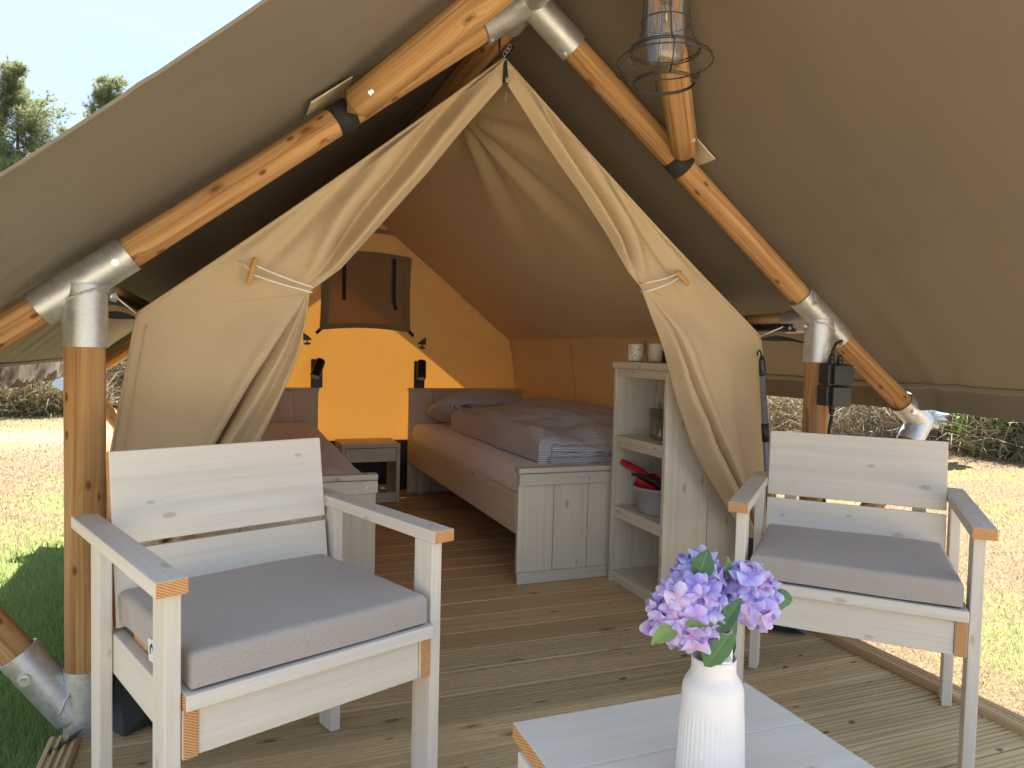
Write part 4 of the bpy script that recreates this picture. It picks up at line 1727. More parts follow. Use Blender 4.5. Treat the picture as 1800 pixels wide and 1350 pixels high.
M['gloss_black'] = plain('gloss_black_lacquer', (0.012, 0.012, 0.013), 0.16, 0, 0.1, 20)
reading_lamp(0.530, 4.96, 0.733, R(-22), R(22), 'black reading lamp turned to the left, on the left headboard')
reading_lamp(1.222, 4.96, 0.733, R(-16), R(4), 'black reading lamp pointing straight down, on the right headboard')


def sailboat(x, z, s, label):
    o = thing('sailboat_ornament', (x, YB - 0.03, z), label, 'ornament', group='black sailboat ornaments on the rear wall')
    t = 0.005
    def prism(pts, nm):
        mb = MB()
        n = len(pts)
        for y in (-t, t):
            mb.v += [Vector((px * s, y, pz)) for px, pz in pts]
        mb.face(list(range(n)), [(0, 0)] * n)
        mb.face(list(reversed(range(n, 2 * n))), [(0, 0)] * n)
        for i in range(n):
            j = (i + 1) % n
            mb.face((i, n + i, n + j, j), [(0, 0)] * 4)
        return mb.build(nm, 'black', o)
    prism([(-0.028, 0.085), (-0.028, 0.032), (0.030, 0.036), (0.012, 0.058)], 'sail')
    prism([(-0.006, 0.036), (0.002, 0.036), (0.002, 0.018), (-0.006, 0.018)], 'mast')
    prism([(-0.026, 0.012), (-0.012, 0.020), (0.022, 0.020), (0.020, 0.010), (0.004, 0.003), (-0.016, 0.003)], 'hull')


sailboat(0.478, 1.012, 1, 'black sailboat ornament on the orange wall, beside the left door flap')
sailboat(1.262, 1.003, -1, 'black sailboat ornament on the orange wall, right of the window cover')

ns = thing('nightstand', (0.848, 4.84, 0), 'grey wooden nightstand with drawer between the two beds', 'nightstand')
hx = 0.188
MB().box((-hx, -0.16, 0.362), (hx, 0.16, 0.386), 'x').build('table_top', 'paint_bed', ns, 0.002)
for s in (-1, 1):
    MB().box((s * (hx - 0.001) - (0.022 if s > 0 else 0), -0.158, 0), (s * (hx - 0.001) + (0.022 if s < 0 else 0), 0.158, 0.361), 'z').build('side_panel', 'paint_bed', ns, 0.002)
MB().box((-hx + 0.026, -0.156, 0.27), (hx - 0.026, -0.138, 0.357), 'x').build('drawer_front', 'paint_bed', ns, 0.002)
MB().box((-hx + 0.025, -0.137, 0.275), (hx - 0.025, 0.15, 0.29), 'x').build('drawer_bottom', 'paint_bed', ns)
MB().box((-hx + 0.024, -0.13, 0.045), (hx - 0.024, 0.155, 0.063), 'x').build('shelf', 'paint_bed', ns, 0.002)
MB().box((-hx + 0.024, -0.15, 0.003), (hx - 0.024, -0.132, 0.064), 'x').build('plinth', 'paint_bed', ns, 0.002)

# ================================================================== shelf unit with its things
SX, SY0, SY1, SD, SH = 1.574, 2.412, 2.835, 0.37, 0.972
su = thing('shelf_unit', (SX, (SY0 + SY1) / 2, 0), 'tall grey plank shelf unit beside the right bed', 'shelf unit')
hy = (SY1 - SY0) / 2
for s in (-1, 1):
    ya, yb = (hy - 0.022, hy) if s > 0 else (-hy, -hy + 0.022)
    sp = MB().box((0, ya, 0), (0.205, yb, SH - 0.03), 'z').build('side_plank', 'paint_bed', su, 0.003)
    MB().box((0.2075, ya, 0), (SD, yb, SH - 0.03), 'z').build('side_plank', 'paint_bed', su, 0.003)
for k in range(3):
    w = (2 * hy - 0.048) / 3
    MB().box((SD - 0.018, -hy + 0.024 + k * w + 0.001, 0.02), (SD, -hy + 0.024 + (k + 1) * w - 0.001, SH - 0.03), 'z').build('back_plank', 'paint_bed', su, 0.002)
MB().box((-0.006, -hy - 0.004, SH - 0.029), (SD + 0.004, hy + 0.004, SH), 'y').build('top_board', 'paint_bed', su, 0.002)
MB().box((0.004, -hy + 0.023, SH - 0.064), (0.022, hy - 0.023, SH - 0.030), 'y').build('shelf_lip', 'paint_bed', su, 0.002)
for z in (0.650, 0.339, 0.052):
    MB().box((0.001, -hy + 0.023, z - 0.022), (SD - 0.019, hy - 0.023, z), 'y').build('shelf', 'paint_bed', su, 0.002)
    MB().box((0.006, -hy + 0.023, z - 0.050), (0.024, hy - 0.023, z - 0.0225), 'y').build('shelf_lip', 'paint_bed', su, 0.002)


def mug(x, y, z, r, h, mat, label, handle=None, cat='mug'):
    o = thing('mug', (x, y, z), label, cat)
    MB().lathe([(0, 0.002), (r * 0.86, 0.002), (r * 0.95, 0.006), (r, 0.014), (r, h - 0.004), (r + 0.0015, h), (r - 0.002, h), (r - 0.003, h - 0.006), (r - 0.004, 0.01), (0, 0.008)], 36).build('body', mat, o)
    if handle is not None:
        a = handle
        d = Vector((math.cos(a), math.sin(a), 0))
        pts = [d * (r - 0.001) + Vector((0, 0, h * 0.8)), d * (r + 0.018) + Vector((0, 0, h * 0.78)), d * (r + 0.026) + Vector((0, 0, h * 0.5)), d * (r + 0.016) + Vector((0, 0, h * 0.24)), d * (r - 0.001) + Vector((0, 0, h * 0.2))]
        MB().tube(pts, 0.0045, 10).build('handle', mat, o)
    return o


mug(1.628, 2.745, SH, 0.035, 0.077, 'speckle', 'black speckled white enamel mug on top of the shelf unit', handle=0.5)
mug(1.668, 2.640, SH, 0.037, 0.080, 'white_glaze', 'plain cream mug next to the speckled mug on the shelf unit', handle=0.9)
mug(1.668, 2.545, SH, 0.034, 0.050, 'dark_green', 'small dark green enamel cup half behind the right door flap', cat='cup')


def tumbler(x, y, z, r, h, label):
    o = MB().lathe([(0, 0.001), (r * 0.80, 0.001), (r * 0.84, 0.005), (r, h), (r - 0.0025, h), (r * 0.80, 0.012), (0, 0.010)], 32,
                   rfun=lambda rr, zz, a: rr * (1 + 0.012 * math.cos(a * 10))).build('tumbler', 'tumbler_glass')
    o.location = (x, y, z)
    tag(o, label, 'glass', 'drinking glasses on the shelf')


tumbler(1.700, 2.680, 0.6505, 0.034, 0.125, 'tall upside down drinking glass, leftmost on the second shelf')
tumbler(1.775, 2.640, 0.6505, 0.034, 0.125, 'tall drinking glass behind the others on the second shelf')
tumbler(1.665, 2.590, 0.6505, 0.031, 0.085, 'short drinking glass in front of the tall glasses on the second shelf')
tumbler(1.690, 2.515, 0.6505, 0.031, 0.085, 'short drinking glass closest to the near side board of the second shelf')

bk = thing('wash_bowl', (1.708, 2.622, 0.3395), 'round grey plastic wash bowl on the third shelf', 'bowl')
MB().lathe([(0, 0.004), (0.085, 0.004), (0.092, 0.0), (0.097, 0.002), (0.100, 0.01), (0.122, 0.098), (0.129, 0.102), (0.131, 0.113), (0.128, 0.116), (0.121, 0.110), (0.097, 0.012), (0, 0.009)], 44).build('body', 'bucket', bk)
dp = thing('dustpan', (1.675, 2.645, 0.46), 'red dustpan with a dark rubber lip resting in the grey wash bowl', 'dustpan')
m = Matrix.Rotation(R(-78), 4, 'Z') @ Matrix.Rotation(R(14), 4, 'Y')
MB().tube([m @ Vector(p) for p in ((-0.205, -0.02, 0.022), (-0.20, -0.02, 0.022), (-0.14, -0.015, 0.022), (-0.07, 0, 0.02), (-0.04, 0, 0.014))], [0.010, 0.0155, 0.0155, 0.0145, 0.011], 16).build('handle', 'red', dp)
MB().box((-0.06, -0.05, -0.05), (0.06, 0.06, -0.044), mat=m).box((-0.06, -0.05, -0.044), (-0.052, 0.06, 0.02), mat=m).box((-0.052, -0.05, -0.044), (0.06, -0.044, 0.01), mat=m).box((-0.052, 0.054, -0.044), (0.06, 0.06, 0.01), mat=m).build('pan', 'red', dp, 0.003)
MB().box((0.061, -0.05, -0.05), (0.072, 0.06, -0.043), mat=m).build('lip', 'black', dp)
br = thing('hand_brush', (1.665, 2.585, 0.462), 'black hand brush lying across the red dustpan in the wash bowl', 'brush')
m = Matrix.Rotation(R(-60), 4, 'Z') @ Matrix.Rotation(R(10), 4, 'Y')
MB().tube([m @ Vector(p) for p in ((-0.13, -0.01, 0.012), (-0.09, -0.008, 0.016), (-0.03, 0, 0.012), (0.0, 0, 0.008))], [0.006, 0.011, 0.010, 0.010], 12).build('handle', 'black', br)
MB().box((-0.01, -0.018, -0.002), (0.12, 0.018, 0.014), mat=m).build('brush_head', 'black', br, 0.004)
mb = MB()
for i in range(160):
    p = Vector((random.uniform(-0.005, 0.115), random.uniform(-0.016, 0.016), -0.002))
    q = p + Vector((random.uniform(-0.006, 0.006), random.uniform(-0.008, 0.008), -0.045))
    w = Vector((0.001, 0, 0))
    mb.poly([m @ (p - w), m @ (p + w), m @ q], uvs=[(0, 0)] * 3)
mb.build('bristles', 'ink', br)

# ================================================================== armchairs
def make_chair(label):
    o = thing('armchair', (0, 0, 0), label, 'armchair', group='grey plank armchairs')

    def P(name, lo, hi, parent=o, grain=None, mats=('paint', 'end'), endmi=1, bevel=0.0025, mat=None):
        return box_part(name, lo, hi, list(mats), parent, grain, endmi, bevel, mat)
    for s in (-1, 1):
        def X(a, b):
            return (a, b) if s > 0 else (-b, -a)
        xa, xb = X(0.2575, 0.284)
        P('front_leg', (xa, -0.27, 0), (xb, -0.204, 0.592), grain='z', endmi=None)
        P('back_leg', (xa, 0.158, 0), (xb, 0.224, 0.592), grain='z', endmi=None)
        xa, xb = X(0.251, 0.304)
        arm = P('armrest', (xa, -0.287, 0.593), (xb, 0.31, 0.62), grain='y')
        mb = MB()
        for yy in (-0.237, 0.191):
            c = Vector(((xa + xb) / 2, yy, 0.62))
            mb.tube([c, c + Vector((0, 0, 0.0012))], 0.0045, 10)
        mb.build('screw', 'steel', arm)
        xa, xb = X(0.2295, 0.256)
        P('side_rail', (xa, -0.274, 0.303), (xb, 0.30, 0.389), grain='y')
        xa, xb = X(0.165, 0.20)
        m = rot_about((0, 0.20, 0.42), 'X', R(-9.5))
        P('back_stile', (xa, 0.193, 0.33), (xb, 0.226, 0.735), grain='z', mat=m, endmi=None)
    P('apron', (-0.2285, -0.268, 0.303), (0.2285, -0.242, 0.387), grain='x', endmi=None)
    P('back_apron', (-0.2285, 0.24, 0.303), (0.2285, 0.264, 0.387), grain='x', endmi=None)
    for k, (ya, yb) in enumerate(((-0.286, -0.196), (-0.19, -0.09), (-0.084, 0.016), (0.022, 0.10))):
        P('seat_slat', (-0.2555 if k == 0 else -0.232, ya, 0.3905), (0.2555 if k == 0 else 0.232, yb, 0.418), grain='x')
    m = rot_about((0, 0.20, 0.42), 'X', R(-9.5))
    P('back_plank', (-0.25, 0.165, 0.565), (0.25, 0.192, 0.768), grain='x', mat=m)
    P('back_plank', (-0.25, 0.165, 0.392), (0.25, 0.192, 0.554), grain='x', mat=m)
    return o


def make_cushion(loc, rz, label, with_tag):
    def dd(p):
        k = (1 - (p.x / 0.25) ** 4) * (1 - (p.y / 0.23) ** 4)
        p = p + Vector((0, 0, 0.006 * max(0, k) + 0.002 * pn(p.x * 5, p.y * 5, 4)))
        return Matrix.Rotation(R(-1.2), 3, 'X') @ p
    o = thing('seat_cushion', loc, label, 'cushion', rz, 'seat cushions on the armchairs')

    slab(-0.243, 0.243, -0.232, 0.232, -0.031, 0.029, 0.014, dd, 90, 90).build('cover', 'cushion', o)
    if with_tag:
        m = Matrix.Translation((-0.2455, -0.028, -0.016)) @ Matrix.Rotation(R(-8), 4, 'X')
        tg = MB().box((-0.0012, -0.022, -0.03), (0.0012, 0.022, 0.012), mat=m).build('care_tag', 'paper', o)
        mb = MB()
        # dark roof-like mark on the tag
        for pts in ([(-0.012, -0.016), (-0.012, -0.003), (0.0, 0.006), (0.0, -0.001), (-0.006, -0.006), (-0.006, -0.016)],
                    [(0.012, -0.016), (0.012, -0.003), (0.0, 0.006), (0.0, -0.001), (0.006, -0.006), (0.006, -0.016)]):
            mb.poly([m @ Vector((-0.0017, y, z)) for y, z in pts], uvs=[(0, 0)] * 6)
        mb.build('tag_print', 'ink', tg)
    return o


CH_L = ((0.0675, 1.661), 21.3)
CH_R = ((1.655, 1.570), -46.0)
ch = make_chair('nearest grey plank armchair, on the left beside the timber post')
ch.location = (*CH_L[0], 0)
ch.rotation_euler = (0, 0, R(CH_L[1]))
ch2 = copy_tree(ch)
ch2.location = (*CH_R[0], 0)
ch2.rotation_euler = (0, 0, R(CH_R[1]))
ch2['label'] = 'grey plank armchair on the right, in front of the junction boxes'
for (c, a), lab, tg in ((CH_L, 'taupe seat cushion with a white tag, on the left armchair', True), (CH_R, 'taupe seat cushion on the right armchair, behind the flowers', False)):
    v = Matrix.Rotation(R(a), 3, 'Z') @ Vector((0, -0.043, 0.450))
    make_cushion((c[0] + v.x, c[1] + v.y, v.z), R(a), lab, tg)

# ================================================================== table
tb = thing('coffee_table', (0.667, 0.78, 0), 'low pale grey plank coffee table under the vase of flowers', 'table')
tx = 0.234
for k in range(4):
    y1 = 0.306 - k * 0.1535
    MB().box((-tx + random.uniform(-0.001, 0.001), y1 - 0.1515, 0.374), (tx, y1, 0.400), 'x', endmi=1).build('top_plank', ['paint_table', 'end'] if False else ['paint', 'end'], tb, 0.002)
for s in (-1, 1):
    MB().box((s * 0.20 - 0.013, -0.27, 0.29), (s * 0.20 + 0.013, 0.27, 0.3735), 'y').build('side_apron', 'paint', tb, 0.002)
    for yy in (-0.25, 0.20):
        MB().box((s * 0.20 - 0.013 + s * 0.0265, yy, 0), (s * 0.20 + 0.013 + s * 0.0265, yy + 0.065, 0.3735), 'z').build('leg', 'paint', tb, 0.002)
for yy in (-0.295, 0.271):
    MB().box((-0.187, yy, 0.29), (0.187, yy + 0.026, 0.3735), 'x').build('end_apron', 'paint', tb, 0.002)

# ================================================================== vase and hydrangeas
VX, VY, VZ = 0.640, 0.84, 0.4005
NR = 40


def vase_r(r, z, a):
    k = smooth01((0.118 - z) / 0.02) * smooth01((z - 0.004) / 0.01)
    return r * (1 + 0.020 * k * (abs(math.cos(a * NR / 2)) - 0.5)) if r > 0.035 else r


prof = [(0.0, 0.0), (0.040, 0.0), (0.0465, 0.002), (0.0478, 0.008)]
for z in np.linspace(0.012, 0.118, 22):
    prof.append((lerp(0.0478, 0.0432, (z - 0.012) / 0.106), float(z)))
prof += [(0.0430, 0.124), (0.0428, 0.132), (0.0422, 0.139), (0.0402, 0.146), (0.0365, 0.1525), (0.0335, 0.1570), (0.0318, 0.1605), (0.0310, 0.165), (0.0308, 0.176), (0.0312, 0.1815), (0.0305, 0.1835), (0.0285, 0.1830), (0.0277, 0.178), (0.0280, 0.165), (0.034, 0.15), (0.038, 0.12), (0.038, 0.01), (0.0, 0.008)]
vo = MB().lathe(prof, 240, rfun=vase_r).build('vase', 'vase')
vo.location = (VX, VY, VZ)
tag(vo, 'white ribbed stoneware vase standing on the coffee table', 'vase')


def petal_floret(seed):
    rnd = random.Random(seed)
    mb = MB()
    for k in range(4):
        a0 = math.pi / 2 * k + rnd.uniform(-0.15, 0.15)
        L = 0.0165 * rnd.uniform(0.9, 1.1)
        W = 0.0185 * rnd.uniform(0.9, 1.1)
        cup = rnd.uniform(0.05, 0.38)
        tw = rnd.uniform(-0.2, 0.2)
        ca, sa = math.cos(a0), math.sin(a0)
        cols = [(-1, 0.0), (-0.5, 0), (0, 0), (0.5, 0), (1, 0)]

        def fn(u, v):
            # v along petal, u across
            l = v * L
            w = W * 0.5 * (math.sin(math.pi * min(1, v * 0.84 + 0.06)) ** 0.55) * 2 * (u - 0.5) * (1 if v < 0.95 else 0.7)
            z = cup * l * (0.6 + v) * 0.8 - 1.6 * w * w / W * 1.2 + tw * w * 0.5 - 0.25 * L * v ** 3 * 0.5
            return Vector((ca * l - sa * w, sa * l + ca * w, z)), (v, u)
        mb.grid(4, 5, fn)
    mb.sphere((0, 0, 0.001), 0.0014, 6, 4)
    return mb.mesh('floret')


FL = [petal_floret(i) for i in range(6)]
for f_ in FL:
    f_.materials.append(M['petal'])


def leaf_mesh(L, W, bend, fold):
    mb = MB()

    def fn(u, v):
        l = v * L
        hw = W * 0.5 * (math.sin(math.pi * v ** 0.8) ** 0.85)
        w = hw * 2 * (u - 0.5)
        z = -bend * L * v * v + fold * abs(w) + 0.0012 * math.sin(v * 30) * abs(2 * u - 1)
        return Vector((l, w, z)), (v, u)
    return mb.grid(10, 16, fn)


def hydrangea(label, center, rad, n, leaves, base_off, seed, squash=(1, 1, 1)):
    rnd = random.Random(seed)
    root = Vector((VX + base_off[0], VY + base_off[1], VZ + 0.10))
    C = Vector(center)
    o = thing('hydrangea', root, label, 'flower', group='artificial hydrangeas in the white vase')
    cl = C - root
    mid = Vector((base_off[0] * 0.2, base_off[1] * 0.2, 0.085))
    pts = []
    p0, p1, p2 = Vector((0, 0, 0)), mid, cl
    for t in np.linspace(0, 1, 12):
        pts.append(p0 * (1 - t) ** 2 + p1 * 2 * t * (1 - t) + p2 * t * t)
    st = MB().tube(pts, 0.0028, 8).build('stem', 'fstem', o)
    mb = MB()
    ga = math.pi * (3 - math.sqrt(5))
    for i in range(n):
        zz = 1 - 1.75 * (i + 0.5) / n
        rr = math.sqrt(max(0, 1 - zz * zz))
        a = i * ga + rnd.uniform(-0.2, 0.2)
        d = Vector((rr * math.cos(a), rr * math.sin(a), zz))
        R_ = rad * rnd.uniform(0.80, 1.06)
        p = cl + Vector((d.x * R_ * squash[0], d.y * R_ * squash[1], d.z * R_ * squash[2]))
        f = bpy.data.objects.new('floret', rnd.choice(FL))
        COL.objects.link(f)
        f.parent = o
        f.location = p
        dd = (d + Vector((rnd.uniform(-0.4, 0.4), rnd.uniform(-0.4, 0.4), rnd.uniform(-0.3, 0.4)))).normalized()
        q = dd.to_track_quat('Z', 'Y')
        f.rotation_euler = (q.to_matrix() @ Matrix.Rotation(rnd.uniform(0, 6.28), 3, 'Z')).to_euler()
        s = rnd.uniform(0.82, 1.2)
        f.scale = (s, s, s)
        mb.tube([cl + (p - cl) * 0.15 - Vector((0, 0, rad * 0.3)), p], 0.0007, 5, caps=False)
    mb.build('stalks', 'fstem', st)
    for (p0, p1, W, bend, fold, roll) in leaves:
        p0, p1 = Vector(p0), Vector(p1)
        d = (p1 - p0).normalized()
        lo = leaf_mesh((p1 - p0).length, W, bend, fold).build('leaf', 'fleaf', o)
        lo.location = p0 - root
        nrm = Vector((-0.35, -0.85, 0.35))
        nrm = (nrm - d * nrm.dot(d)).normalized()
        nrm = Matrix.Rotation(roll, 3, d) @ nrm
        y = nrm.cross(d)
        lo.rotation_euler = Matrix(((d.x, y.x, nrm.x), (d.y, y.y, nrm.y), (d.z, y.z, nrm.z))).to_euler()
    return o


hydrangea('broad lilac hydrangea head drooping to the left over the vase', (0.586, 0.828, 0.654), 0.049, 66,
          [((0.548, 0.80, 0.650), (0.503, 0.785, 0.643), 0.024, 0.15, 0.25, 0.5),
           ((0.548, 0.782, 0.659), (0.590, 0.772, 0.662), 0.020, 0.1, 0.3, -0.9),
           ((0.604, 0.812, 0.585), (0.624, 0.770, 0.652), 0.030, 0.18, 0.3, 0.25)], (-0.008, -0.004), 1, (1.12, 0.95, 0.98))
hydrangea('blue violet hydrangea head standing upright at the back of the vase', (0.630, 0.868, 0.686), 0.036, 40,
          [((0.606, 0.838, 0.700), (0.620, 0.832, 0.738), 0.034, 0.2, 0.15, 0.2),
           ((0.660, 0.845, 0.690), (0.652, 0.83, 0.727), 0.020, 0.1, 0.3, 0.8),
           ((0.606, 0.790, 0.640), (0.632, 0.772, 0.690), 0.024, -0.12, 0.3, -0.5)], (0.0, 0.008), 2)
hydrangea('pinkish violet hydrangea head leaning to the right over the vase', (0.690, 0.838, 0.664), 0.042, 56,
          [((0.716, 0.83, 0.664), (0.762, 0.82, 0.654), 0.036, 0.12, 0.2, 0.5),
           ((0.648, 0.845, 0.575), (0.668, 0.838, 0.622), 0.034, 0.2, 0.2, -0.2)], (0.010, 0.0), 3, (0.88, 1, 1.15))
ft = thing('price_tag', (0.640, 0.812, 0.576), 'small white printed tag tucked into the mouth of the vase', 'tag')
m = Matrix.Rotation(R(-12), 4, 'X') @ Matrix.Rotation(R(6), 4, 'Y')
MB().grid(6, 4, lambda u, v: (m @ Vector(((u - 0.5) * 0.019, -0.004 * math.cos((u - 0.5) * 2.4), v * 0.032)), (u, v))).build('paper_strip', 'paper', ft)
mb = MB()
for k in range(7):
    x = -0.0065 + k * 0.0021
    hgt = random.uniform(0.004, 0.010)
    mb.poly([m @ Vector((x, -0.0049, 0.010)), m @ Vector((x + 0.0007, -0.0049, 0.010)), m @ Vector((x + 0.0009, -0.0049, 0.010 + hgt)), m @ Vector((x + 0.0002, -0.0049, 0.010 + hgt))], uvs=[(0, 0)] * 4)
mb.build('tag_print', 'ink', ft)

# ================================================================== pendant cage lamp
LX, LY = 0.8445, 1.345
pl = thing('cage_lamp', (LX, LY, 1.55), 'black wire cage pendant lamp with a clear glass jar hanging from the ridge', 'pendant lamp')
Z0 = 1.55
cprof = [(0.046, 1.792), (0.050, 1.745), (0.051, 1.70), (0.058, 1.665), (0.071, 1.645), (0.090, 1.634), (0.0985, 1.622), (0.098, 1.612), (0.085, 1.592), (0.063, 1.574)]
mb = MB()
for r_, z_ in ((0.051, 1.70), (0.071, 1.645), (0.073, 1.640), (0.0985, 1.619), (0.063, 1.574), (0.0635, 1.578), (0.047, 1.79)):
    pts = [(r_ * math.cos(a), r_ * math.sin(a), z_ - Z0) for a in np.linspace(0, 2 * math.pi, 49)]
    mb.tube(pts, 0.0015, 6, caps=False)
for k in range(6):
    a = 2 * math.pi * k / 6 - 1.95
    pts = [(r_ * math.cos(a), r_ * math.sin(a), z_ - Z0) for r_, z_ in cprof]
    mb.tube(pts, 0.0015, 6)
mb.build('wire_cage', 'wire', pl)
mb = MB()
mb.lathe([(0.0, 1.602 - Z0), (0.014, 1.603 - Z0), (0.028, 1.610 - Z0), (0.037, 1.622 - Z0), (0.0405, 1.64 - Z0), (0.0410, 1.70 - Z0), (0.0405, 1.765 - Z0), (0.034, 1.785 - Z0)], 40)
mb.build('glass_jar', 'thin_glass', pl)
mb = MB()
mb.lathe([(0.0, 1.607 - Z0), (0.012, 1.609 - Z0), (0.024, 1.618 - Z0), (0.0285, 1.632 - Z0), (0.0275, 1.655 - Z0), (0.022, 1.69 - Z0), (0.015, 1.73 - Z0), (0.0125, 1.745 - Z0)], 36)
bulb = mb.build('bulb', 'thin_glass', pl)
mb = MB()
for k in range(4):
    a = k * 1.57
    mb.tube([(0.004 * math.cos(a), 0.004 * math.sin(a), 1.72 - Z0), (0.014 * math.cos(a), 0.014 * math.sin(a), 1.685 - Z0), (0.014 * math.cos(a + 0.5), 0.014 * math.sin(a + 0.5), 1.635 - Z0)], 0.0006, 5)
mb.tube([(0, 0, 1.745 - Z0), (0, 0, 1.70 - Z0)], 0.004, 8)
mb.build('filament', 'bulb_base', bulb)
mb = MB()
mb.lathe([(0.0, 1.742 - Z0), (0.0135, 1.742 - Z0), (0.0145, 1.75 - Z0), (0.0145, 1.775 - Z0), (0.02, 1.78 - Z0)], 24)
mb.build('bulb_screw', 'bulb_base', bulb)
mb = MB()
mb.lathe([(0.036, 1.776 - Z0), (0.050, 1.780 - Z0), (0.051, 1.800 - Z0), (0.036, 1.812 - Z0), (0.024, 1.83 - Z0), (0.024, 1.87 - Z0), (0.010, 1.885 - Z0), (0.0, 1.887 - Z0)], 36)
mb.build('lamp_cap', 'black', pl)
mb = MB()
pts = [(0, 0, 1.885 - Z0)] + [(0.002 * math.sin(t * 9), 0, lerp(1.885, 2.045, t) - Z0) for t in np.linspace(0.1, 1, 10)]
mb.tube(pts, 0.0035, 8)
mb.build('lamp_cable', 'black', pl)

# ================================================================== junction boxes on the right post
def junction_box(loc, label, glands, rz):
    o = thing('junction_box', loc, label, 'junction box', rz, 'black junction boxes on the right post')
    MB().box((-0.044, -0.028, -0.036), (0.044, 0.028, 0.036)).build('box_body', 'black', o, 0.004)
    MB().box((-0.030, -0.046, -0.037), (0.046, -0.0285, 0.034)).build('lid', 'black', o, 0.004)
    for gx, s in glands:
        mb = MB()
        c = Vector((gx, -0.004, s * 0.036))
        mb.tube([c, c + Vector((0, 0, s * 0.012))], 0.012, 8, smooth=False)
        mb.tube([c + Vector((0, 0, s * 0.012)), c + Vector((0, 0, s * 0.026)), c + Vector((0, 0, s * 0.034))], [0.0105, 0.010, 0.006], 14)
        mb.build('cable_gland', 'black', o)
    return o


PX = XC + HW
jb_y = YF - 0.088
junction_box((PX - 0.008, jb_y, 0.952), 'upper black junction box with two cable glands on the right post', ((-0.016, 1), (0.018, 1)), R(-8))
junction_box((PX - 0.012, jb_y, 0.874), 'lower black junction box with one cable gland underneath on the right post', ((-0.002, -1),), R(-8))
MB().tube([(PX - 0.014, jb_y - 0.003, 0.80), (PX - 0.014, jb_y + 0.005, 0.75), (PX - 0.018, jb_y + 0.01, 0.5), (PX - 0.01, jb_y + 0.012, 0.25), (PX - 0.02, jb_y, 0.03), (PX + 0.03, jb_y - 0.1, 0.026)], 0.0062, 10).build('power_cable', 'black')
tag(bpy.data.objects['power_cable'], 'black power cable running down the right post to the deck', 'cable')
o = MB().tube([(PX - 0.024, jb_y - 0.003, 1.02), (PX - 0.022, jb_y - 0.003, 1.035), (PX - 0.005, jb_y + 0.0, 1.062), (PX + 0.035, jb_y + 0.015, 1.072), (PX + 0.075, jb_y + 0.06, 1.062), (PX + 0.09, jb_y + 0.13, 1.09)], 0.0055, 10).build('lead_cable', 'black')
tag(o, 'black cable bending from the upper junction box behind the rafter', 'cable')
# hooked tent pole leaning by the canvas corner
hp = thing('hooked_pole', (1.995, 2.22, 0.02), 'slim grey awning pole with a black hook, leaning by the right canvas corner', 'pole')
ax = Vector((1.985, 2.13, 0.02))
a, b = Vector((1.965, 2.22, 0.02)) - Vector(hp.location), Vector((1.858, 2.22, 0.995)) - Vector(hp.location)
MB().tube([a, b], 0.0115, 14).build('shaft', 'grey_metal', hp)
d = (b - a).normalized()
MB().tube([b - d * 0.06, b - d * 0.055, b - d * 0.002, b + d * 0.015], [0.011, 0.0135, 0.012, 0.007], 14).tube([b + d * 0.01, b + d * 0.03 + Vector((-0.002, 0, 0)), b + d * 0.037 + Vector((-0.010, 0, 0)), b + d * 0.03 + Vector((-0.018, 0, 0)), b + d * 0.016 + Vector((-0.018, 0, 0))], 0.0035, 8).build('hook', 'black', hp)
k = a.lerp(b, 0.72)
MB().tube([k - d * 0.035, k + d * 0.035], 0.0145, 14).build('clamp', 'black', hp)
# left: strap on the ground and a small pale tag behind the post
pts = [(-0.345, 2.055, 0.03), (-0.40, 1.99, 0.02), (-0.47, 1.90, -0.06), (-0.56, 1.75, -0.16), (-0.62, 1.60, -0.165)]
mb = MB()
for p, q in zip(pts, pts[1:]):
    p, q = Vector(p), Vector(q)
    w = Vector((0.012, -0.006, 0.006))
    mb.poly([p - w, q - w, q + w, p + w], uvs=[(0, 0)] * 4)
tag(mb.build('guy_strap', 'strap'), 'black webbing strap running from the left post foot onto the grass', 'strap')
mb = MB()
mb.box((-0.032, -0.003, -0.032), (0.032, 0.003, 0.032), mat=Matrix.Translation((-0.93, 4.92, 0.755)) @ Matrix.Rotation(R(35), 4, 'Y'))
tag(mb.build('guy_tag', 'pale_blue'), 'small pale blue tag peeking out behind the left post', 'tag')
tag(MB().tube([(-0.95, 4.92, 0.82), (-0.90, 4.95, 0.83)], 0.002, 6).build('tag_string', 'cord', bpy.data.objects['guy_tag']), None)

# ================================================================== vegetation
cam_pos = np.array([0, 0, CAMH])
fwd2 = np.array([math.sin(YAW), math.cos(YAW)])


def mesh_np(name, verts, tris, mat, kind=None):
    me = bpy.data.meshes.new(name)
    nv, nt = len(verts), len(tris)
    me.vertices.add(nv)
    me.vertices.foreach_set('co', verts.astype(np.float32).ravel())
    me.loops.add(nt * 3)
    me.loops.foreach_set('vertex_index', tris.astype(np.int32).ravel())
    me.polygons.add(nt)
    me.polygons.foreach_set('loop_start', np.arange(0, nt * 3, 3, dtype=np.int32))
    me.update(calc_edges=True)
    me.validate()
    me.materials.append(M[mat])
    return me


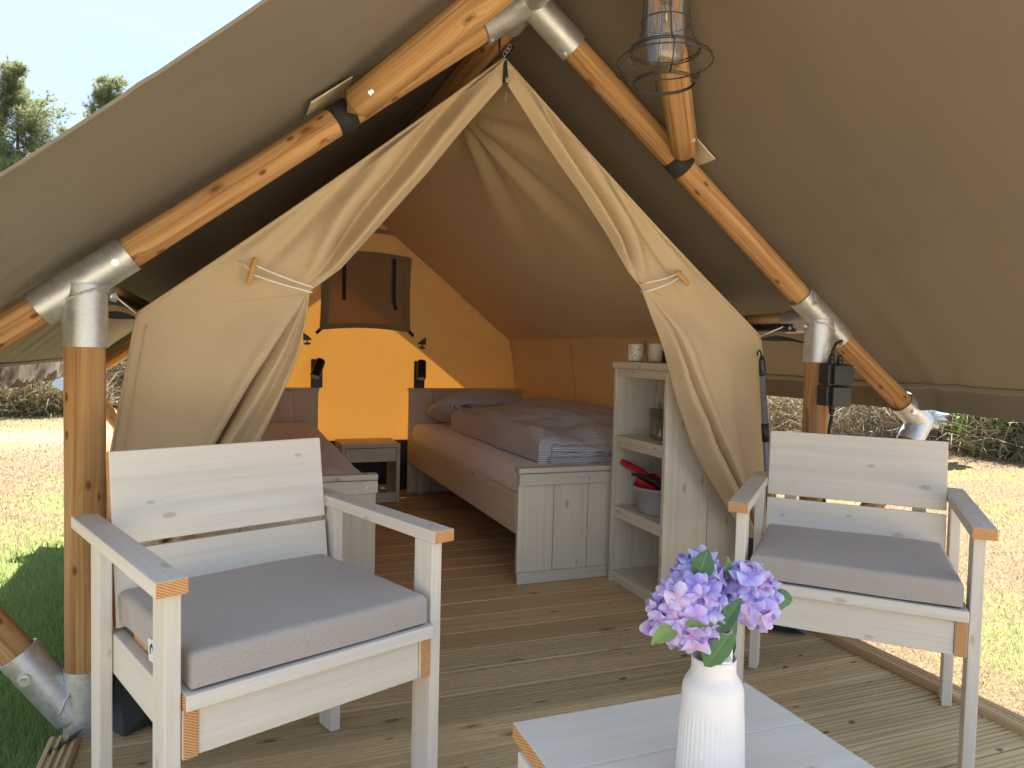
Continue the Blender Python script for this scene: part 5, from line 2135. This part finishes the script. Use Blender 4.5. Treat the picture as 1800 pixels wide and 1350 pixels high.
def blades(x, y, z, h, w, lean):
    """Bent three-segment blades: 5 verts, 3 triangles each."""
    n = len(x)
    a = RNG.uniform(0, 2 * np.pi, n)
    la = RNG.uniform(0, 2 * np.pi, n)
    dx, dy = np.cos(a) * w / 2, np.sin(a) * w / 2
    lx, ly = np.cos(la) * lean * h, np.sin(la) * lean * h
    v = np.empty((n, 5, 3))
    v[:, 0] = np.stack([x - dx, y - dy, z], 1)
    v[:, 1] = np.stack([x + dx, y + dy, z], 1)
    v[:, 2] = np.stack([x - dx * .75 + lx * .35, y - dy * .75 + ly * .35, z + h * .6], 1)
    v[:, 3] = np.stack([x + dx * .75 + lx * .35, y + dy * .75 + ly * .35, z + h * .6], 1)
    v[:, 4] = np.stack([x + lx, y + ly, z + h * (1 - 0.35 * lean)], 1)
    t = np.array([[0, 1, 3], [0, 3, 2], [2, 3, 4]])
    tr = (np.arange(n)[:, None, None] * 5 + t[None]).reshape(-1, 3)
    return v.reshape(-1, 3), tr


def scatter(n, rmin, rmax, a0, a1, power=1.0):
    """Polar scatter round the camera, denser close by."""
    u = RNG.uniform(0, 1, n)
    r = rmin * (rmax / rmin) ** (u ** power)
    a = RNG.uniform(a0, a1, n)
    return r * np.sin(a), r * np.cos(a)


def lawn():
    vg, tg_, vd, td = [], [], [], []
    og = od = 0
    for (n, rmin, rmax, a0, a1) in ((150000, 1.6, 22, R(-40), R(4)), (110000, 1.8, 22, R(28), R(76))):
        x, y = scatter(n, rmin, rmax, a0, a1)
        keep = ~((x > DX0 - 0.085) & (x < DX1 + 0.07) & (y > -1) & (y < 7.4))
        x, y = x[keep], y[keep]
        r = np.hypot(x, y)
        pv = np.array([patch_val(a, b) for a, b in zip(x, y)])
        sv = np.array([sand_val(a, b) for a, b in zip(x, y)])
        z = np.array([ground_z(a, b) for a, b in zip(x, y)]) - 0.004
        keep = RNG.uniform(0, 1, len(x)) > sv * 0.85
        x, y, z, pv, r = x[keep], y[keep], z[keep], pv[keep], r[keep]
        green = pv + RNG.normal(0, 0.12, len(x)) > 0.56
        lush = np.clip((pv - 0.55) / 0.5, 0, 1)
        dist_w = np.clip(r / 4.0, 0.8, 4.0)
        g = green
        h = (0.035 + 0.06 * lush[g]) * RNG.uniform(0.6, 1.3, g.sum())
        v, t = blades(x[g], y[g], z[g], h, 0.0028 * dist_w[g] * RNG.uniform(0.8, 1.3, g.sum()), RNG.uniform(0.15, 0.85, g.sum()))
        vg.append(v); tg_.append(t + og); og += len(v)
        d = ~green
        h = 0.028 * RNG.uniform(0.4, 1.5, d.sum())
        v, t = blades(x[d], y[d], z[d], h, 0.0026 * dist_w[d] * RNG.uniform(0.8, 1.3, d.sum()), RNG.uniform(0.5, 1.9, d.sum()))
        vd.append(v); td.append(t + od); od += len(v)
    for nm, v, t, mt in (('green_grass', vg, tg_, 'grass_green'), ('dry_grass', vd, td, 'grass_dry')):
        me = mesh_np(nm, np.concatenate(v), np.concatenate(t), mt)
        o = bpy.data.objects.new(nm, me)
        COL.objects.link(o)
        tag(o, kind='stuff')


lawn()


def leaf_cloud(n, center, rad, size, seed, hollow=0.55, flat=0.0, lo=-0.2, clump=6.0):
    """Leaves (two triangles each) spread through a lumpy volume, bunched in clumps."""
    rg = np.random.default_rng(seed)
    nc = max(8, int(n / 26))
    d = rg.normal(0, 1, (nc, 3))
    d /= np.linalg.norm(d, axis=1)[:, None]
    d[:, 2] = np.where(d[:, 2] < lo, -d[:, 2], d[:, 2])
    rr = hollow + (1.03 - hollow) * rg.uniform(0, 1, nc) ** 0.6
    bump = np.array([1 + 0.32 * mnoise.noise(Vector(q * 2.1 + seed)) for q in d])
    cc = d * (rr * bump)[:, None]
    idx = rg.integers(0, nc, n)
    p = (cc[idx] + rg.normal(0, 0.085, (n, 3))) * np.array(rad) + np.array(center)
    nrm = rg.normal(0, 1, (n, 3)) + np.array([0, 0, flat])
    nrm /= np.linalg.norm(nrm, axis=1)[:, None]
    t = np.cross(nrm, rg.normal(0, 1, (n, 3)))
    t /= np.linalg.norm(t, axis=1)[:, None]
    b = np.cross(nrm, t)
    s = size * rg.uniform(0.6, 1.4, n)[:, None]
    v = np.empty((n, 4, 3))
    v[:, 0] = p - t * s * 0.6
    v[:, 1] = p + b * s * 0.33 + nrm * s * 0.08
    v[:, 2] = p + t * s * 0.6
    v[:, 3] = p - b * s * 0.33 + nrm * s * 0.08
    tr = (np.arange(n)[:, None, None] * 4 + np.array([[0, 1, 2], [0, 2, 3]])[None]).reshape(-1, 3)
    return v.reshape(-1, 3), tr


def twig_cloud(n, center, rad, length, width, seed):
    rg = np.random.default_rng(seed)
    a = rg.uniform(0, 2 * np.pi, n)
    r = np.sqrt(rg.uniform(0, 1, n))
    base = np.stack([np.cos(a) * r * rad[0], np.sin(a) * r * rad[1], rg.uniform(-0.9, 0.5, n) * rad[2]], 1) + np.array(center)
    d = np.stack([rg.normal(0, 0.7, n), rg.normal(0, 0.7, n), np.abs(rg.normal(0.6, 0.5, n))], 1)
    d /= np.linalg.norm(d, axis=1)[:, None]
    L = length * rg.uniform(0.4, 1.4, n)[:, None]
    side = np.cross(d, rg.normal(0, 1, (n, 3)))
    side /= np.linalg.norm(side, axis=1)[:, None]
    w = width * rg.uniform(0.6, 1.4, n)[:, None]
    sag = np.array([0, 0, -1]) * L * rg.uniform(0, 0.45, n)[:, None]
    v = np.empty((n, 5, 3))
    v[:, 0] = base - side * w
    v[:, 1] = base + side * w
    m = base + d * L * 0.55
    v[:, 2] = m - side * w * .7
    v[:, 3] = m + side * w * .7
    v[:, 4] = base + d * L + sag
    t = np.array([[0, 1, 3], [0, 3, 2], [2, 3, 4]])
    return v.reshape(-1, 3), (np.arange(n)[:, None, None] * 5 + t[None]).reshape(-1, 3)


def add_mesh(name, vt, mat, parent, loc):
    v, t = vt
    me = mesh_np(name, v - np.array(loc), t, mat)
    o = bpy.data.objects.new(name, me)
    COL.objects.link(o)
    o.parent = parent
    return o


def bush(name, label, cat, c, rad, nleaf, size, mat, seed, twigs=0, tw_len=0.5, tw_w=0.004, twmat='bramble', group=None, hollow=0.5):
    gz = ground_z(c[0], c[1])
    o = thing(name, (c[0], c[1], gz), label, cat, group=group)
    ctr = (c[0], c[1], gz + rad[2] * 0.5)
    if nleaf:
        add_mesh('foliage', leaf_cloud(nleaf, ctr, rad, size, seed, hollow, lo=-0.6), mat, o, (c[0], c[1], gz))
    if twigs:
        add_mesh('twigs', twig_cloud(twigs, (c[0], c[1], gz + rad[2] * 0.45), (rad[0] * 0.95, rad[1] * 0.95, rad[2] * 0.6), tw_len, tw_w, seed + 100), twmat, o, (c[0], c[1], gz))
    return o


# hedge along the field on the left
LB = 'bushes along the far side of the field'
bush('hedge_bush', 'dark leafless brown bush left of the post, under the fly valance', 'bush', (-2.95, 14.9), (1.3, 0.9, 1.25), 5200, 0.07, 'bush_olive', 21, 2600, 0.7, 0.007, group=LB)
bush('hedge_bush', 'tangled purplish brown bush directly left of the post', 'bush', (-1.75, 16.2), (1.1, 0.9, 1.2), 3400, 0.07, 'bramble', 22, 2600, 0.7, 0.007, group=LB)
bush('hedge_bush', 'greyish green bush at the left edge of the picture', 'bush', (-4.6, 14.4), (1.4, 1.0, 1.35), 7000, 0.075, 'bush_green', 23, 1500, 0.7, 0.007, group=LB)
bush('hedge_bush', 'tall pale grass tussock in front of the brown bushes on the left', 'grass tussock', (-3.3, 13.7), (1.5, 0.7, 0.55), 1800, 0.06, 'bush_green', 24, 3600, 0.55, 0.006, 'grass_dry', group=LB)
bush('hedge_bush', 'yellow green low bush right of the post, seen behind the canvas edge', 'bush', (-0.9, 15.6), (1.0, 0.8, 0.75), 4200, 0.065, 'bush_olive', 25, 1800, 0.55, 0.006, 'grass_dry', group=LB)
bush('hedge_bush', 'tall grey brown bush behind the rear brace on the left', 'bush', (-0.7, 17.6), (1.5, 1.0, 1.55), 6500, 0.08, 'bush_olive', 26, 2400, 0.8, 0.008, group=LB)
bush('hedge_bush', 'wide green bush at the back of the hedge on the far left', 'bush', (-4.2, 17.6), (2.3, 1.2, 1.8), 7500, 0.09, 'bush_green', 27, 1800, 0.9, 0.009, group=LB)
bush('hedge_bush', 'sunlit bush further left along the hedge, outside the tent shade', 'bush', (-7.4, 14.6), (1.8, 1.2, 1.6), 5200, 0.09, 'bush_green', 28, 1200, 0.8, 0.008, group=LB)

# brambles and shrubs on the right
RBG = 'brambles along the right edge of the field'
bush('bramble_bush', 'dry brown bramble thicket behind the right armchair', 'bramble', (9.1, 7.9), (1.5, 0.9, 0.85), 2600, 0.05, 'bush_olive', 41, 5200, 0.6, 0.005, group=RBG)
bush('bramble_bush', 'brown bramble tangle at the right edge of the picture', 'bramble', (9.6, 6.3), (1.2, 1.2, 0.95), 1800, 0.05, 'bush_olive', 42, 4600, 0.6, 0.005, group=RBG)
bush('leafy_shrub', 'bright green leafy shrub among the brown brambles on the right', 'shrub', (9.15, 6.35), (0.60, 0.5, 0.72), 4200, 0.065, 'leaf_bright', 43, 160, 0.5, 0.005)
bush('bramble_bush', 'straw coloured bramble and grass mound between the post and the tent elbow', 'bramble', (9.4, 9.6), (1.7, 1.0, 0.75), 2600, 0.055, 'bush_olive', 44, 4600, 0.6, 0.005, 'grass_dry', group=RBG)
bush('leafy_shrub', 'low green bramble leaves behind the junction boxes', 'shrub', (10.2, 10.9), (1.4, 0.9, 0.8), 3000, 0.075, 'leaf_bright', 45, 1200, 0.6, 0.006)
bush('bramble_bush', 'dark bramble clump at the far end of the right thicket', 'bramble', (12.2, 13.4), (2.2, 1.2, 1.0), 4200, 0.08, 'bush_olive', 46, 3400, 0.8, 0.007, group=RBG)
bush('bramble_bush', 'tall brown scrub behind the bright green shrub', 'bramble', (11.2, 7.4), (1.6, 1.6, 1.35), 4200, 0.07, 'bush_olive', 47, 4600, 0.8, 0.007, group=RBG)
bush('bramble_bush', 'distant scrub seen beneath the valance beside the canvas corner', 'bramble', (13.5, 17.5), (3.5, 1.5, 1.4), 5000, 0.10, 'bush_green', 48, 2000, 0.9, 0.009, group=RBG)

# unidentified shiny patch in the brambles, shaped as a crumpled silvery sheet
pb = MB()


def crumple(u, v):
    a, b = 2 * math.pi * u, math.pi * v
    d = Vector((math.sin(b) * math.cos(a), math.sin(b) * math.sin(a), math.cos(b)))
    k = 1 + 0.75 * pn(d.x * 2.6, d.y * 2.6, d.z * 2.6 + 4) + 0.5 * pn(d.x * 6, d.y * 6, d.z * 6)
    return Vector((d.x * 0.24 * k, d.y * 0.16 * k, d.z * 0.13 * k)), (u, v)


pb.grid(26, 16, crumple, smooth=False)
po = pb.build('shiny_patch', plain('silvery_surface', (0.62, 0.68, 0.72), 0.12, 0.5, 0.25, 9))
po.location = (7.75, 6.35, 0.34)
tag(po, 'unidentified shiny patch, shaped as a crumpled silvery sheet, in the brambles behind the steel elbow', 'shiny patch')


def pine(x, y, h, seed, label, crown0=0.25, spread=0.30):
    rg = random.Random(seed)
    gz = ground_z(x, y)
    o = thing('pine_tree', (x, y, gz), label, 'pine tree', group='pines beyond the field')
    pts = [(0.06 * pn(t * 3, seed), 0.06 * pn(t * 3, seed + 5), t * h) for t in np.linspace(0, 1, 12)]
    MB().tube(pts, [lerp(0.17, 0.015, t) for t in np.linspace(0, 1, 12)], 8).build('trunk', 'bark', o)
    lv, lt, off = [], [], 0
    mb = MB()
    z = h * crown0
    nprng = np.random.default_rng(seed)
    while z < h * 0.99:
        q = (z - h * crown0) / (h * (1 - crown0))
        L0 = h * spread * (1 - q) ** 0.75 * (0.75 + 0.25 * math.sin(q * 20)) + 0.22
        for k in range(rg.randint(4, 6)):
            a = rg.uniform(0, 2 * math.pi)
            L = L0 * rg.uniform(0.6, 1.15)
            upb = lerp(-0.05, 0.85, q) + rg.uniform(-0.1, 0.2)
            p0 = Vector((0, 0, z))
            p1 = p0 + Vector((math.cos(a), math.sin(a), upb * 0.6)) * L * 0.5
            p2 = p0 + Vector((math.cos(a) + rg.uniform(-0.2, 0.2), math.sin(a) + rg.uniform(-0.2, 0.2), upb * 1.1)) * L
            mb.tube([p0, p1, p2], [0.03 * (1 - q) + 0.010, 0.018 * (1 - q) + 0.007, 0.004], 5)
            nt = int(24 + L * 34)
            for i in range(nt):
                t = rg.uniform(0.25, 1.05)
                c = p0.lerp(p1, t * 2) if t < 0.5 else p1.lerp(p2, t * 2 - 1)
                c = c + Vector((rg.gauss(0, 0.2), rg.gauss(0, 0.2), rg.gauss(0.03, 0.12))) * (0.35 + L * 0.5)
                # one tuft: a brush of needles that points outward and up
                n = 16
                dirs = nprng.normal(0, 0.65, (n, 3)) + np.array([math.cos(a) * 0.5, math.sin(a) * 0.5, 0.55])
                dirs /= np.linalg.norm(dirs, axis=1)[:, None]
                ln = nprng.uniform(0.12, 0.28, n)[:, None]
                sd = np.cross(dirs, nprng.normal(0, 1, (n, 3)))
                sd /= np.linalg.norm(sd, axis=1)[:, None]
                cc = np.array(c)
                v = np.empty((n, 3, 3))
                v[:, 0] = cc - sd * 0.009
                v[:, 1] = cc + sd * 0.009
                v[:, 2] = cc + dirs * ln
                lv.append(v.reshape(-1, 3))
                lt.append(np.arange(n * 3).reshape(-1, 3) + off)
                off += n * 3
        z += h * 0.036 * rg.uniform(0.7, 1.3)
    mb.build('branches', 'bark', o)
    me = mesh_np('crown', np.concatenate(lv), np.concatenate(lt), 'needle')
    c = bpy.data.objects.new('crown', me)
    COL.objects.link(c)
    c.parent = o


pine(-6.9, 30.0, 10.3, 61, 'broad pine tree with a full crown at the upper left', 0.28, 0.29)
pine(-4.2, 31.0, 10.9, 62, 'slender pine top showing just above the edge of the fly sheet', 0.3, 0.17)
pine(-8.8, 31.5, 9.9, 63, 'pine tree cut off by the left edge of the picture', 0.28, 0.24)
pine(-5.9, 34.0, 9.6, 64, 'smaller pine tree behind the broad pine at the upper left', 0.25, 0.24)
